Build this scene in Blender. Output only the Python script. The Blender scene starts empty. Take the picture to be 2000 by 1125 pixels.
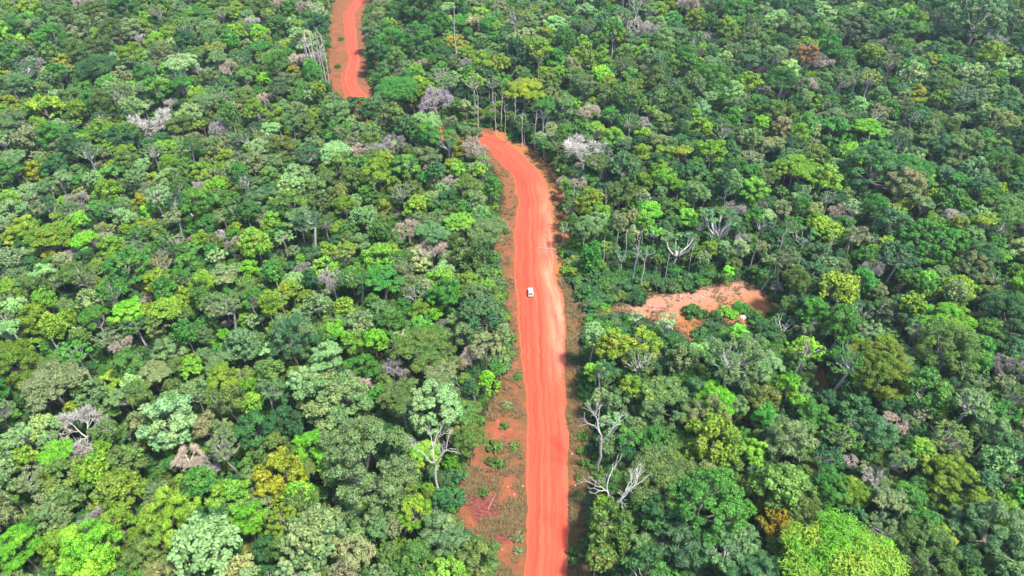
import bpy, math, random
import numpy as np
from mathutils import Vector, noise

# ------------------------------------------------------------------ camera, sky, sun, exposure
R2 = math.radians
sc = bpy.context.scene
COL = sc.collection
PITCH, CAM_H, FPX = R2(40.0), 155.0, 1333.3
SP, CP = math.sin(PITCH), math.cos(PITCH)
cam_d = bpy.data.cameras.new("camera"); cam = bpy.data.objects.new("camera", cam_d); COL.objects.link(cam)
cam.location = (0, 0, CAM_H); cam.rotation_euler = (R2(90) - PITCH, 0, 0)
cam_d.sensor_width = 36.0; cam_d.lens = 36.0 * FPX / 2000.0
cam_d.clip_start = 1.0; cam_d.clip_end = 9000.0
sc.camera = cam

SUN_EL, SUN_AZ = R2(64), R2(122)          # azimuth clockwise from +Y: from the right, a little behind the viewer
w = bpy.data.worlds.new("World"); sc.world = w; w.use_nodes = True
nt = w.node_tree
sky = nt.nodes.new("ShaderNodeTexSky"); sky.sky_type = 'NISHITA'; sky.sun_disc = False
sky.sun_elevation = SUN_EL; sky.sun_rotation = SUN_AZ
bg = nt.nodes["Background"]; bg.inputs["Strength"].default_value = 0.14
nt.links.new(sky.outputs[0], bg.inputs[0])
sun_d = bpy.data.lights.new("sun", 'SUN'); sun_d.energy = 3.0; sun_d.angle = R2(7); sun_d.color = (1.0, 0.965, 0.90)
sun = bpy.data.objects.new("sun", sun_d); COL.objects.link(sun)
sv = Vector((math.sin(SUN_AZ) * math.cos(SUN_EL), math.cos(SUN_AZ) * math.cos(SUN_EL), math.sin(SUN_EL)))
sun.rotation_euler = sv.to_track_quat('Z', 'Y').to_euler(); sun.location = (200, -100, 300)
sc.view_settings.view_transform = 'Standard'; sc.view_settings.look = 'None'
sc.view_settings.gamma = 1.0; sc.view_settings.use_curve_mapping = False
sc.view_settings.exposure = 1.72
sc.cycles.max_bounces = 6; sc.cycles.diffuse_bounces = 3; sc.cycles.transmission_bounces = 3; sc.cycles.transparent_max_bounces = 6
sc.cycles.caustics_reflective = False; sc.cycles.caustics_refractive = False

rng = np.random.default_rng(11); random.seed(11)

# ------------------------------------------------------------------ layout helpers: photo pixel (2000 x 1125) <-> ground
def at(px, py, h=0.0):
    u, v = (px - 1000) / FPX, (py - 562.5) / FPX
    t = (CAM_H - h) / (SP + v * CP)
    return u * t, (CP - v * SP) * t, t
def to_px(x, y, z):
    d = y * CP + (CAM_H - z) * SP
    q = -y * SP + (CAM_H - z) * CP
    return 1000 + FPX * x / d, 562.5 + FPX * q / d, d
def in_poly(px, py, poly):
    px, py = np.asarray(px, float), np.asarray(py, float); c = np.zeros(px.shape, bool); n = len(poly)
    for i in range(n):
        x1, y1 = poly[i]; x2, y2 = poly[(i + 1) % n]
        if y1 == y2: continue
        c ^= ((y1 > py) != (y2 > py)) & (px < (x2 - x1) * (py - y1) / (y2 - y1) + x1)
    return c
def poly_dist(px, py, poly, closed=True):
    px, py = np.asarray(px, float), np.asarray(py, float); d = np.full(px.shape, 1e9)
    n = len(poly)
    for i in range(n if closed else n - 1):
        x1, y1 = poly[i]; x2, y2 = poly[(i + 1) % n]
        L = (x2 - x1) ** 2 + (y2 - y1) ** 2 + 1e-9
        t = np.clip(((px - x1) * (x2 - x1) + (py - y1) * (y2 - y1)) / L, 0, 1)
        d = np.minimum(d, np.hypot(px - x1 - t * (x2 - x1), py - y1 - t * (y2 - y1)))
    return d

# road: y in the photo, left edge, right edge
ROAD = [(-60, 745, 766), (-25, 716, 737), (0, 692, 713), (25, 673, 694), (50, 672, 695), (75, 674, 697), (100, 677, 700), (117, 680, 702),
        (137, 673, 700), (150, 665, 697), (165, 665, 699), (187, 675, 716)]
HID = [((700, 215), (742, 211)), ((770, 252), (800, 236)), ((860, 272), (880, 252)), ((925, 277), (945, 258))]
NEAR = [((952, 287), (982, 275)), ((968, 310), (1018, 300)), ((992, 332), (1048, 330)), ((1005, 355), (1066, 355)), ((1010, 380), (1075, 380)),
        ((1008, 430), (1078, 430)), ((1005, 480), (1081, 480)), ((1004, 530), (1085, 530)), ((1009, 580), (1097, 580)), ((1014, 630), (1105, 630)),
        ((1018, 680), (1106, 680)), ((1022, 730), (1104, 730)), ((1026, 790), (1105, 790)), ((1029, 840), (1108, 840)), ((1029, 916), (1110, 916)),
        ((1028, 1017), (1110, 1017)), ((1026, 1125), (1105, 1125)), ((1022, 1300), (1098, 1300)), ((1018, 1480), (1090, 1480))]
EDGES = [((l, y), (r, y)) for y, l, r in ROAD] + HID + NEAR
SEE_A = [(655, -70), (648, 20), (641, 60), (640, 110), (640, 150), (655, 178), (672, 192), (718, 190), (722, 175), (716, 150), (713, 110), (712, 60), (716, 20), (760, -70)]
SEE_B = [(940, 258), (990, 268), (1040, 298), (1072, 332), (1090, 365), (1096, 420), (1095, 470), (1104, 520), (1118, 560), (1135, 598), (1140, 625),
         (1125, 650), (1132, 700), (1138, 760), (1152, 820), (1162, 900), (1150, 980), (1135, 1040), (1120, 1125), (1110, 1480), (1010, 1480), (968, 1125), (938, 1060), (895, 1010), (890, 965),
         (920, 880), (958, 800), (975, 760), (992, 700), (1002, 650), (988, 600), (974, 540), (970, 480), (977, 430), (987, 390), (977, 350), (957, 312), (946, 288)]
CLEAR = [(1205, 600), (1246, 592), (1270, 580), (1300, 573), (1350, 567), (1390, 559), (1430, 550), (1466, 550), (1490, 572), (1498, 586), (1512, 604), (1506, 618),
         (1470, 638), (1430, 630), (1404, 622), (1376, 620), (1366, 634), (1364, 648), (1352, 666), (1340, 660), (1330, 646), (1316, 634), (1270, 622), (1240, 612), (1205, 608)]
SEE_T = [(1098, 608), (1150, 606), (1160, 626), (1105, 645)]
TRACK = [(1095, 612), (1150, 612), (1212, 596), (1215, 612), (1150, 628), (1095, 640)]
PATCH = [(1568, 702), (1595, 706), (1622, 735), (1632, 760), (1610, 785), (1590, 770), (1572, 735)]
wpoly = lambda P: [at(*p)[:2] for p in P]
SEE_Aw, SEE_Bw, CLEARw, TRACKw, PATCHw = map(wpoly, (SEE_A, SEE_B, CLEAR, TRACK, PATCH))
CENTRE = [at((a[0] + b[0]) / 2, (a[1] + b[1]) / 2)[:2] for a, b in EDGES]

def soil_masks(x, y):
    x, y = np.asarray(x, float), np.asarray(y, float)
    def soft(P, w):
        d = poly_dist(x, y, P); return np.clip(0.5 + np.where(in_poly(x, y, P), d, -d) / w, 0, 1)
    verge = np.maximum(soft(SEE_Aw, 9), soft(SEE_Bw, 6))
    verge = np.maximum(verge, np.clip(1.6 - poly_dist(x, y, CENTRE, False) / 9.0, 0, 1))
    verge = np.maximum(verge, np.maximum(soft(TRACKw, 4), 0.8 * soft(PATCHw, 4)))
    return verge, soft(CLEARw, 4)
def ground_z(x, y):
    x, y = np.asarray(x, float), np.asarray(y, float)
    d = np.minimum(poly_dist(x, y, CENTRE, False), poly_dist(x, y, CLEARw) * np.where(in_poly(x, y, CLEARw), 0, 1) + 8)
    k = np.clip((d - 22) / 60, 0, 1); k = k * k * (3 - 2 * k)
    h = 2.6 * np.sin(x / 47 + 1.3) * np.cos(y / 61 + 0.4) + 1.8 * np.sin(x / 23 - y / 35)
    return k * h
RX0, RY0, RN, RM = -470, 30, 941, 640                          # the same fields on a 1 m raster, for quick look-up
_rx, _ry = np.meshgrid(np.arange(RN) + RX0, np.arange(RM) + RY0)
RV_, RB_ = soil_masks(_rx, _ry); RZ_ = ground_z(_rx, _ry); RD_ = poly_dist(_rx, _ry, CENTRE, False)
def cellof(x, y): return min(max(int(round(y - RY0)), 0), RM - 1), min(max(int(round(x - RX0)), 0), RN - 1)
def gz(x, y): return float(RZ_[cellof(x, y)])
def soil(x, y): c = cellof(x, y); return float(RV_[c]), float(RB_[c])
def road_dist(x, y): return float(RD_[cellof(x, y)])

# ------------------------------------------------------------------ materials
def new_mat(name):
    m = bpy.data.materials.new(name); m.use_nodes = True
    return m, m.node_tree, m.node_tree.nodes["Principled BSDF"]
def N(t, typ, **kw):
    n = t.nodes.new(typ)
    for k, v in kw.items():
        if hasattr(n, k): setattr(n, k, v)
        else: n.inputs[k].default_value = v
    return n
def math_n(t, op, a, b=0.0, clamp=False):
    n = t.nodes.new("ShaderNodeMath"); n.operation = op; n.use_clamp = clamp
    for i, v in enumerate((a, b)):
        if isinstance(v, (int, float)): n.inputs[i].default_value = v
        else: t.links.new(v, n.inputs[i])
    return n.outputs[0]
def mix_n(t, f, a, b, mode='MIX'):
    n = t.nodes.new("ShaderNodeMix"); n.data_type = 'RGBA'; n.blend_type = mode
    for s, v in ((n.inputs[0], f), (n.inputs[6], a), (n.inputs[7], b)):
        if isinstance(v, (int, float)): s.default_value = v
        elif isinstance(v, (tuple, list)): s.default_value = (*v[:3], 1)
        else: t.links.new(v, s)
    return n.outputs[2]
def ramp_n(t, f, lo, hi):
    n = t.nodes.new("ShaderNodeMapRange"); n.inputs[1].default_value = lo; n.inputs[2].default_value = hi
    t.links.new(f, n.inputs[0]); return n.outputs[0]
def noise_n(t, scale, detail=4, rough=0.55, vec=None, out=0):
    n = N(t, "ShaderNodeTexNoise"); n.inputs["Scale"].default_value = scale; n.inputs["Detail"].default_value = detail; n.inputs["Roughness"].default_value = rough
    if vec is not None: t.links.new(vec, n.inputs["Vector"])
    return n.outputs[out]
def attr_n(t, name, typ='GEOMETRY', out="Fac"):
    n = N(t, "ShaderNodeAttribute", attribute_type=typ, attribute_name=name); return n.outputs[out]

def leaf_material():
    m, t, p = new_mat("leaf")
    tint = attr_n(t, "tint", 'INSTANCER', "Color"); tint2 = attr_n(t, "tint_b", 'INSTANCER', "Color")
    lv, pv = attr_n(t, "leaf_var"), attr_n(t, "puff_var")
    c = mix_n(t, ramp_n(t, pv, 0.35, 0.95), tint, tint2)
    k = math_n(t, 'ADD', math_n(t, 'MULTIPLY', lv, 0.85), 0.58)
    g = N(t, "ShaderNodeCombineColor"); [t.links.new(k, g.inputs[i]) for i in range(3)]
    c = mix_n(t, 1.0, c, g.outputs[0], 'MULTIPLY')
    t.links.new(c, p.inputs["Base Color"]); p.inputs["Roughness"].default_value = 0.6; p.inputs["Specular IOR Level"].default_value = 0.25
    tr = N(t, "ShaderNodeBsdfTranslucent"); t.links.new(mix_n(t, 1.0, c, (1.0, 1.05, 0.5), 'MULTIPLY'), tr.inputs[0])
    mx = N(t, "ShaderNodeMixShader"); mx.inputs[0].default_value = 0.26
    t.links.new(p.outputs[0], mx.inputs[1]); t.links.new(tr.outputs[0], mx.inputs[2])
    t.links.new(mx.outputs[0], t.nodes["Material Output"].inputs[0]); return m
def bark_material():
    m, t, p = new_mat("bark")
    tint = attr_n(t, "bark", 'INSTANCER', "Color")
    tc = N(t, "ShaderNodeTexCoord").outputs["Object"]
    n = ramp_n(t, noise_n(t, 9, 5, 0.6, tc), 0.3, 0.75)
    c = mix_n(t, n, mix_n(t, 1.0, tint, (0.55, 0.5, 0.45), 'MULTIPLY'), tint)
    t.links.new(c, p.inputs["Base Color"]); p.inputs["Roughness"].default_value = 0.85; return m
def plain(name, col, rough=0.6, metal=0.0, noise_amt=0.0):
    m, t, p = new_mat(name); p.inputs["Roughness"].default_value = rough; p.inputs["Metallic"].default_value = metal
    if noise_amt:
        n = noise_n(t, 6, 5, 0.6, N(t, "ShaderNodeTexCoord").outputs["Object"])
        t.links.new(mix_n(t, ramp_n(t, n, 0.3, 0.7), col, tuple(c * (1 - noise_amt) for c in col)), p.inputs["Base Color"])
    else: p.inputs["Base Color"].default_value = (*col, 1)
    return m

def road_material():
    m, t, p = new_mat("laterite_road")
    uv = N(t, "ShaderNodeUVMap", uv_map="lane").outputs[0]     # x: metres across, y: metres along
    sep = N(t, "ShaderNodeSeparateXYZ"); t.links.new(uv, sep.inputs[0])
    def stretched(sx, sy, scale, detail=4):
        mp = N(t, "ShaderNodeMapping"); mp.inputs["Scale"].default_value = (sx, sy, 1); t.links.new(uv, mp.inputs[0])
        return noise_n(t, scale, detail, 0.6, mp.outputs[0])
    streak = stretched(1.0, 0.022, 0.55, 6); fine = stretched(1.0, 0.03, 2.4, 4); blot = stretched(1, 0.35, 0.12, 5); grit = stretched(1, 1, 2.2, 4)
    c = mix_n(t, ramp_n(t, streak, 0.36, 0.66), (0.41, 0.041, 0.019), (0.47, 0.072, 0.034))
    c = mix_n(t, math_n(t, 'MULTIPLY', ramp_n(t, fine, 0.5, 0.75), 0.45), c, (0.56, 0.155, 0.092))
    c = mix_n(t, math_n(t, 'MULTIPLY', ramp_n(t, blot, 0.52, 0.75), 0.5), c, (0.41, 0.034, 0.020))
    c = mix_n(t, math_n(t, 'MULTIPLY', ramp_n(t, grit, 0.42, 0.66), 0.42), c, (0.32, 0.042, 0.022))
    lat = sep.outputs[0]; wob = math_n(t, 'MULTIPLY', math_n(t, 'SUBTRACT', stretched(0.02, 0.016, 0.6, 2), .5), 2.0)
    def band(cc, ww):
        d = math_n(t, 'ABSOLUTE', math_n(t, 'SUBTRACT', math_n(t, 'ADD', lat, wob), cc)); return math_n(t, 'MULTIPLY', math_n(t, 'SUBTRACT', 1.0, math_n(t, 'DIVIDE', d, ww), True), ramp_n(t, stretched(1, .05, .9, 4), .25, .6))
    for cc, ww, kk, col in ((-1.5, .75, .6, (.57, .150, .085)), (.35, .65, .5, (.57, .150, .085)), (2.4, .6, .35, (.57, .16, .095)), (-3.3, .5, .5, (.36, .030, .018)), (-.6, .35, .35, (.37, .032, .018)), (1.4, .5, .4, (.37, .032, .018)), (3.6, .5, .4, (.36, .030, .018))):
        c = mix_n(t, math_n(t, 'MULTIPLY', band(cc, ww), kk * .5), c, col)
    pale = math_n(t, 'MULTIPLY', attr_n(t, "pale"), ramp_n(t, stretched(1, 0.12, 0.5, 5), 0.3, 0.62), True)
    c = mix_n(t, pale, c, (0.54, 0.185, 0.105))
    e = math_n(t, 'SUBTRACT', attr_n(t, "edge"), ramp_n(t, stretched(1, 0.6, 0.7, 5), 0.2, 0.8))
    c = mix_n(t, math_n(t, 'MULTIPLY', ramp_n(t, e, -0.1, 0.3), 0.92), c, (0.36, 0.085, 0.036))
    t.links.new(c, p.inputs["Base Color"]); p.inputs["Roughness"].default_value = 0.9; p.inputs["Specular IOR Level"].default_value = 0.15
    b = N(t, "ShaderNodeBump"); b.inputs["Strength"].default_value = 0.3; b.inputs["Distance"].default_value = 0.15
    t.links.new(math_n(t, 'ADD', grit, fine), b.inputs["Height"]); t.links.new(b.outputs[0], p.inputs["Normal"]); return m
def ground_material():
    m, t, p = new_mat("forest_ground")
    tc = N(t, "ShaderNodeTexCoord").outputs["Object"]
    n1, n2, n3 = noise_n(t, 0.16, 6, 0.62, tc), noise_n(t, 0.55, 5, 0.6, tc), noise_n(t, 1.7, 5, 0.65, tc)
    mp = N(t, "ShaderNodeMapping"); mp.inputs["Scale"].default_value = (1.0, 2.2, 1); mp.inputs["Rotation"].default_value = (0, 0, 0.5); t.links.new(tc, mp.inputs[0])
    rill = noise_n(t, 0.35, 6, 0.65, mp.outputs[0])
    floor = mix_n(t, ramp_n(t, n2, 0.35, 0.65), (0.020, 0.026, 0.010), (0.045, 0.042, 0.018))
    soil = mix_n(t, ramp_n(t, rill, 0.35, 0.65), (0.23, 0.055, 0.029), (0.34, 0.092, 0.042))
    soil = mix_n(t, math_n(t, 'MULTIPLY', ramp_n(t, n2, 0.5, 0.72), 0.6), soil, (0.17, 0.036, 0.027))
    crack = ramp_n(t, noise_n(t, 0.9, 6, 0.7, mp.outputs[0]), 0.42, 0.6)
    soil = mix_n(t, ramp_n(t, math_n(t, 'ADD', attr_n(t, "maroon"), math_n(t, 'MULTIPLY', math_n(t, 'SUBTRACT', n3, .5), .8)), .4, .6), soil, mix_n(t, crack, (.085, .022, .022), (.24, .060, .050)))
    grass = mix_n(t, ramp_n(t, n3, 0.35, 0.65), (0.125, 0.060, 0.026), (0.105, 0.076, 0.028))
    g = ramp_n(t, math_n(t, 'ADD', math_n(t, 'MULTIPLY', n1, 0.75), math_n(t, 'MULTIPLY', n3, 0.4)), 0.44, 0.68)
    g = math_n(t, 'MULTIPLY', g, math_n(t, 'SUBTRACT', 1.0, attr_n(t, "maroon")))
    dry = attr_n(t, "dry")
    g = math_n(t, 'MULTIPLY', g, 0.85); g = math_n(t, 'ADD', g, math_n(t, 'MULTIPLY', dry, ramp_n(t, n2, 0.3, 0.6)), True)
    vg = mix_n(t, g, soil, grass)
    clr = mix_n(t, ramp_n(t, n2, 0.35, 0.68), (0.29, 0.086, 0.026), (0.31, 0.135, 0.042))
    clr = mix_n(t, math_n(t, 'MULTIPLY', ramp_n(t, math_n(t, 'ADD', math_n(t, 'MULTIPLY', n2, .6), math_n(t, 'MULTIPLY', n3, .5)), 0.52, 0.66), 0.75), clr, (0.19, 0.115, 0.045))
    clr = mix_n(t, math_n(t, 'MULTIPLY', attr_n(t, "rubble"), ramp_n(t, n3, 0.35, 0.6)), clr, (0.34, 0.18, 0.135))
    def soft(a): return ramp_n(t, math_n(t, 'ADD', attr_n(t, a), math_n(t, 'MULTIPLY', math_n(t, 'ADD', math_n(t, 'SUBTRACT', n3, 0.5), math_n(t, 'SUBTRACT', n2, 0.5)), 1.1)), 0.36, 0.64)
    c = mix_n(t, soft("verge"), floor, vg); c = mix_n(t, soft("bare"), c, clr)
    t.links.new(c, p.inputs["Base Color"]); p.inputs["Roughness"].default_value = 0.95; p.inputs["Specular IOR Level"].default_value = 0.1
    b = N(t, "ShaderNodeBump"); b.inputs["Strength"].default_value = 0.6; b.inputs["Distance"].default_value = 0.5
    t.links.new(math_n(t, 'ADD', rill, n3), b.inputs["Height"]); t.links.new(b.outputs[0], p.inputs["Normal"]); return m
def grass_material():
    m, t, p = new_mat("dry_grass")
    v = attr_n(t, "leaf_var")
    c = mix_n(t, v, (0.17, 0.085, 0.035), (0.115, 0.115, 0.032)); t.links.new(c, p.inputs["Base Color"]); p.inputs["Roughness"].default_value = 0.8; return m
LEAF, BARK, ROADM, GROUND, GRASS = leaf_material(), bark_material(), road_material(), ground_material(), grass_material()

# ------------------------------------------------------------------ mesh helpers
def mesh_np(name, V, F, mat, attrs=None, smooth=False):
    V, F = np.asarray(V, np.float32), np.asarray(F, np.int32)
    me = bpy.data.meshes.new(name); k = F.shape[1]
    me.vertices.add(len(V)); me.vertices.foreach_set("co", V.ravel())
    me.loops.add(F.size); me.loops.foreach_set("vertex_index", F.ravel())
    me.polygons.add(len(F)); me.polygons.foreach_set("loop_start", np.arange(0, F.size, k, dtype=np.int32))
    if smooth: me.polygons.foreach_set("use_smooth", np.ones(len(F), bool))
    me.update(calc_edges=True)
    for nm, a in (attrs or {}).items():
        at_ = me.attributes.new(nm, 'FLOAT', 'POINT'); at_.data.foreach_set("value", np.asarray(a, np.float32))
    me.materials.append(mat); me.validate(); return me
def obj(name, me, parent=None, **props):
    o = bpy.data.objects.new(name, me); COL.objects.link(o)
    if parent is not None: o.parent = parent
    for k, v in props.items(): o[k] = v
    return o
def unit(v): return v / (np.linalg.norm(v, axis=-1, keepdims=True) + 1e-9)

class Tubes:
    """tapered limbs collected into one mesh"""
    def __init__(s, sides=6): s.V, s.F, s.n, s.sides = [], [], 0, sides
    def add(s, pts, rad, sides=None):
        k = sides or s.sides; pts = np.asarray(pts, float); n = len(pts)
        d = unit(np.gradient(pts, axis=0)); up = np.array([0.31, 0.87, 0.37]); a = unit(np.cross(d, up)); b = np.cross(d, a)
        th = np.arange(k) * 2 * math.pi / k
        ring = pts[:, None] + np.asarray(rad)[:, None, None] * (np.cos(th)[None, :, None] * a[:, None] + np.sin(th)[None, :, None] * b[:, None])
        s.V.append(ring.reshape(-1, 3))
        i = np.arange(n - 1)[:, None] * k; j = np.arange(k)[None]; j2 = (j + 1) % k
        s.F.append(np.stack([i + j, i + j2, i + k + j2, i + k + j], -1).reshape(-1, 4) + s.n); s.n += n * k
    def limb(s, p, q, r0, r1, sag=0.12, seg=5, r=None, sides=None):
        r = r or rng; p, q = np.asarray(p, float), np.asarray(q, float); t = np.linspace(0, 1, seg)[:, None]; L = np.linalg.norm(q - p)
        off = r.normal(0, 1, 3) * L * sag; w1 = r.normal(0, 1, (seg, 3)) * L * sag * 0.22; w1[0] = w1[-1] = 0
        pts = p + (q - p) * t + off * (t * (1 - t) * 2) + w1
        s.add(pts, np.linspace(r0, r1, seg), sides); return pts
    def mesh(s, name, mat=None): return mesh_np(name, np.concatenate(s.V), np.concatenate(s.F), mat or BARK, smooth=True)

def leaf_quads(c, n, size, lv, pv, r, name, long=1.0):
    M = len(c); n = unit(n); ref = r.normal(0, 1, (M, 3)); a = unit(np.cross(n, ref)); b = np.cross(n, a); s = size[:, None]
    la, lb = s * 0.62 * long, s * 0.46 / long
    k = r.uniform(-0.28, 0.28, (M, 1))
    V = np.stack([c - a * la, c - b * lb - n * s * 0.16 + a * la * k, c + a * la, c + b * lb - n * s * 0.16 - a * la * k], 1).reshape(-1, 3)
    F = np.arange(M * 4).reshape(-1, 4)
    return mesh_np(name, V, F, LEAF, {"leaf_var": np.repeat(lv, 4), "puff_var": np.repeat(pv, 4)})

def puff_leaves(P, rad, flat, n_leaf, size, r, up=0.4, droop=0.0, sub=9, depth=0.3, jitter=0.5):
    """leaves over clumps of clumps: P puff centres, rad their radii"""
    ls = r.uniform(.72, 1.5); size = size * ls; n_leaf = int(n_leaf * min(1.35, ls ** -1.3)); sub = max(4, int(sub * r.uniform(.6, 1.5))); flat = flat * r.uniform(.75, 1.2)
    K = len(P); rad = np.asarray(rad); q = unit(r.normal(0, 1, (K, sub, 3)) + np.array([0, 0, 0.45])); q[..., 2] *= flat
    SC = P[:, None] + q * rad[:, None, None] * 0.70; SR = rad[:, None] * r.uniform(0.28, 0.52, (K, sub))
    wgt = (SR ** 2).ravel(); pick = r.choice(K * sub, n_leaf, p=wgt / wgt.sum())
    d = unit(r.normal(0, 1, (n_leaf, 3)) + np.array([0, 0, 0.35])); dist = 1 - depth * r.random(n_leaf) ** 1.5 + 0.12 * r.normal(0, 1, n_leaf).clip(-1, 2)
    off = d * dist[:, None]; off[:, 2] *= max(flat, 0.55)
    c = SC.reshape(-1, 3)[pick] + off * SR.ravel()[pick][:, None]
    if droop: c[:, 2] -= droop * r.random(n_leaf) ** 2 * SR.ravel()[pick]
    nrm = d + np.array([0, 0, up]) + r.normal(0, jitter, (n_leaf, 3))
    pv = (r.random(K)[:, None] * 0.75 + r.random((K, sub)) * 0.25).ravel()[pick]
    return c, nrm, size * r.uniform(0.65, 1.35, n_leaf), r.random(n_leaf), pv
def spread(n, r, zmin, tries=30):
    """n roughly even directions with z above zmin"""
    out = []
    for _ in range(n):
        best, bd = None, -1
        for _ in range(tries):
            v = unit(r.normal(0, 1, 3))
            if v[2] < zmin: continue
            d = min([np.linalg.norm(v - o) for o in out], default=9)
            if d > bd: best, bd = v, d
        if best is not None: out.append(best)
    return np.array(out)

# ------------------------------------------------------------------ prototypes of each tree form (crown radius = 1)
TIER = {'s': (3.9, 3000, 0.112), 'm': (3.05, 7500, 0.074), 'l': (2.3, 17000, 0.048), 'x': (1.9, 34000, 0.034)}
PROTO = {}
def trunk_with_limbs(r, H, zc, P, r0, fork=0.5, limbs=9, lean=0.05, thin=1.0):
    T = Tubes(6); f = np.array([r.normal(0, lean) * H, r.normal(0, lean) * H, zc * fork])
    T.limb((0, 0, -0.25), f, r0, r0 * 0.72, 0.04, 6, r)
    k = min(limbs, len(P)); idx = r.permutation(len(P))[:k]
    for i in idx:
        q = P[i]; mid = f + (q - f) * 0.5 + np.array([0, 0, -0.12 * r.random()])
        T.limb(f, mid, r0 * 0.5 * thin, r0 * 0.3 * thin, 0.1, 4, r); T.limb(mid, q, r0 * 0.3 * thin, r0 * 0.1, 0.12, 4, r, 5)
        for _ in range(2):
            T.limb(mid, mid + (q - mid) * 0.8 + r.normal(0, 0.16, 3), r0 * 0.18, r0 * 0.05, 0.12, 3, r, 4)
    return T
def proto_dome(seed, tier):
    r = np.random.default_rng(seed); H, NL, S = TIER[tier]; H *= r.uniform(.98, 1.16); dep = r.uniform(0.75, 1.15); zc = H - dep
    K = {'s': 9, 'm': 16, 'l': 28, 'x': 44}[tier]; rad = {'s': 0.45, 'm': 0.34, 'l': 0.255, 'x': 0.20}[tier]
    D = spread(int(K * (.75 + .35 * dep)), r, -0.35); G = spread(4, r, -0.1); lob = 0.34 * np.clip((D @ G.T).max(1) - 0.72, -0.4, 0.3) + r.normal(0, 0.07, len(D)); ph = r.uniform(0, 6.28); el = r.uniform(0.8, 1.0)
    R = rad * r.uniform(0.70, 1.35, len(D)); ext = (1.02 - R * 0.72 + lob)[:, None]
    P = D * ext * np.array([1, el, dep * 1.05]); c, s = math.cos(ph), math.sin(ph); P[:, :2] = P[:, :2] @ np.array([[c, -s], [s, c]]); P[:, 2] += zc
    L = puff_leaves(P, R, 0.72, NL, S, r)
    return trunk_with_limbs(r, H, zc, P, 0.085 if tier == 's' else 0.07, 0.72), L, H, zc
def proto_umbrella(seed, tier):
    r = np.random.default_rng(seed); H, NL, S = TIER[tier]; H *= 1.05; K = {'s': 9, 'm': 16, 'l': 28, 'x': 44}[tier]
    P, i = [], 0
    while len(P) < K and i < 900:
        i += 1; a, q = r.uniform(0, 6.283), math.sqrt(r.random()) * 0.84; p = np.array([math.cos(a) * q, math.sin(a) * q, 0])
        if all(np.linalg.norm(p - o) > 0.2 for o in P): P.append(p)
    P = np.array(P); rr = np.hypot(P[:, 0], P[:, 1]); P[:, 2] = H - 0.16 - 0.42 * rr ** 2 - r.random(len(P)) * 0.3
    R = r.uniform(0.24, 0.40, len(P)) * (1.25 if tier == 's' else 1)
    L = puff_leaves(P, R, 0.42, int(NL * 0.85), S, r, up=0.9)
    return trunk_with_limbs(r, H, H - 0.4, P + np.array([0, 0, -0.06]), 0.075, 0.62, 14), L, H, H - 0.32
def proto_tall(seed, tier):
    r = np.random.default_rng(seed); H, NL, S = TIER[tier]; H *= 1.35; dep = r.uniform(1.05, 1.35); zc = H - dep
    D = spread(16, r, -0.75); R = r.uniform(0.3, 0.5, len(D)); P = D * (0.95 - R * 0.6)[:, None] * np.array([0.9, 0.9, dep]); P[:, 2] += zc
    L = puff_leaves(P, R, 0.9, int(NL * 1.15), S, r)
    return trunk_with_limbs(r, H, zc, P, 0.07, 0.75), L, H, zc
def proto_open(seed, tier):
    r = np.random.default_rng(seed); H, NL, S = TIER[tier]; H *= 1.1; dep = r.uniform(0.6, 0.8); zc = H - dep
    K = {'s': 14, 'm': 26, 'l': 42, 'x': 60}[tier]; D = spread(K, r, -0.15); R = r.uniform(0.13, 0.27, len(D)) * (1.3 if tier == 's' else 1)
    P = D * (r.uniform(0.55, 0.95, len(D)))[:, None] * np.array([1, 1, dep]); P[:, 2] += zc
    L = puff_leaves(P, R, 0.6, int(NL * 0.5), S * 0.88, r, up=0.6, sub=5, depth=0.6)
    return trunk_with_limbs(r, H, zc, P * np.array([1, 1, 1.0]) + np.array([0, 0, 0.03]), 0.085 if tier in 'sm' else 0.06, 0.78, min(K, 18), 0.07, 1.3), L, H, zc
def twig_tree(r, T, p, d, L, rad, lev, tips, spread_=0.55, kids=(3, 4), shrink=0.68):
    q = p + d * L; pts = T.limb(p, q, rad, rad * 0.62, 0.1, 5 if lev > 1 else 4, r, 6 if lev > 2 else 4)
    if lev == 0: tips.append((q, d)); return
    for i in range(r.integers(kids[0], kids[1] + 1)):
        s = pts[-1] if i < 2 else pts[-2]
        nd = unit(d + r.normal(0, spread_, 3) + np.array([0, 0, 0.12])); twig_tree(r, T, s, nd, L * shrink * r.uniform(0.75, 1.2), rad * 0.6, lev - 1, tips, spread_, kids, shrink)
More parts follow.
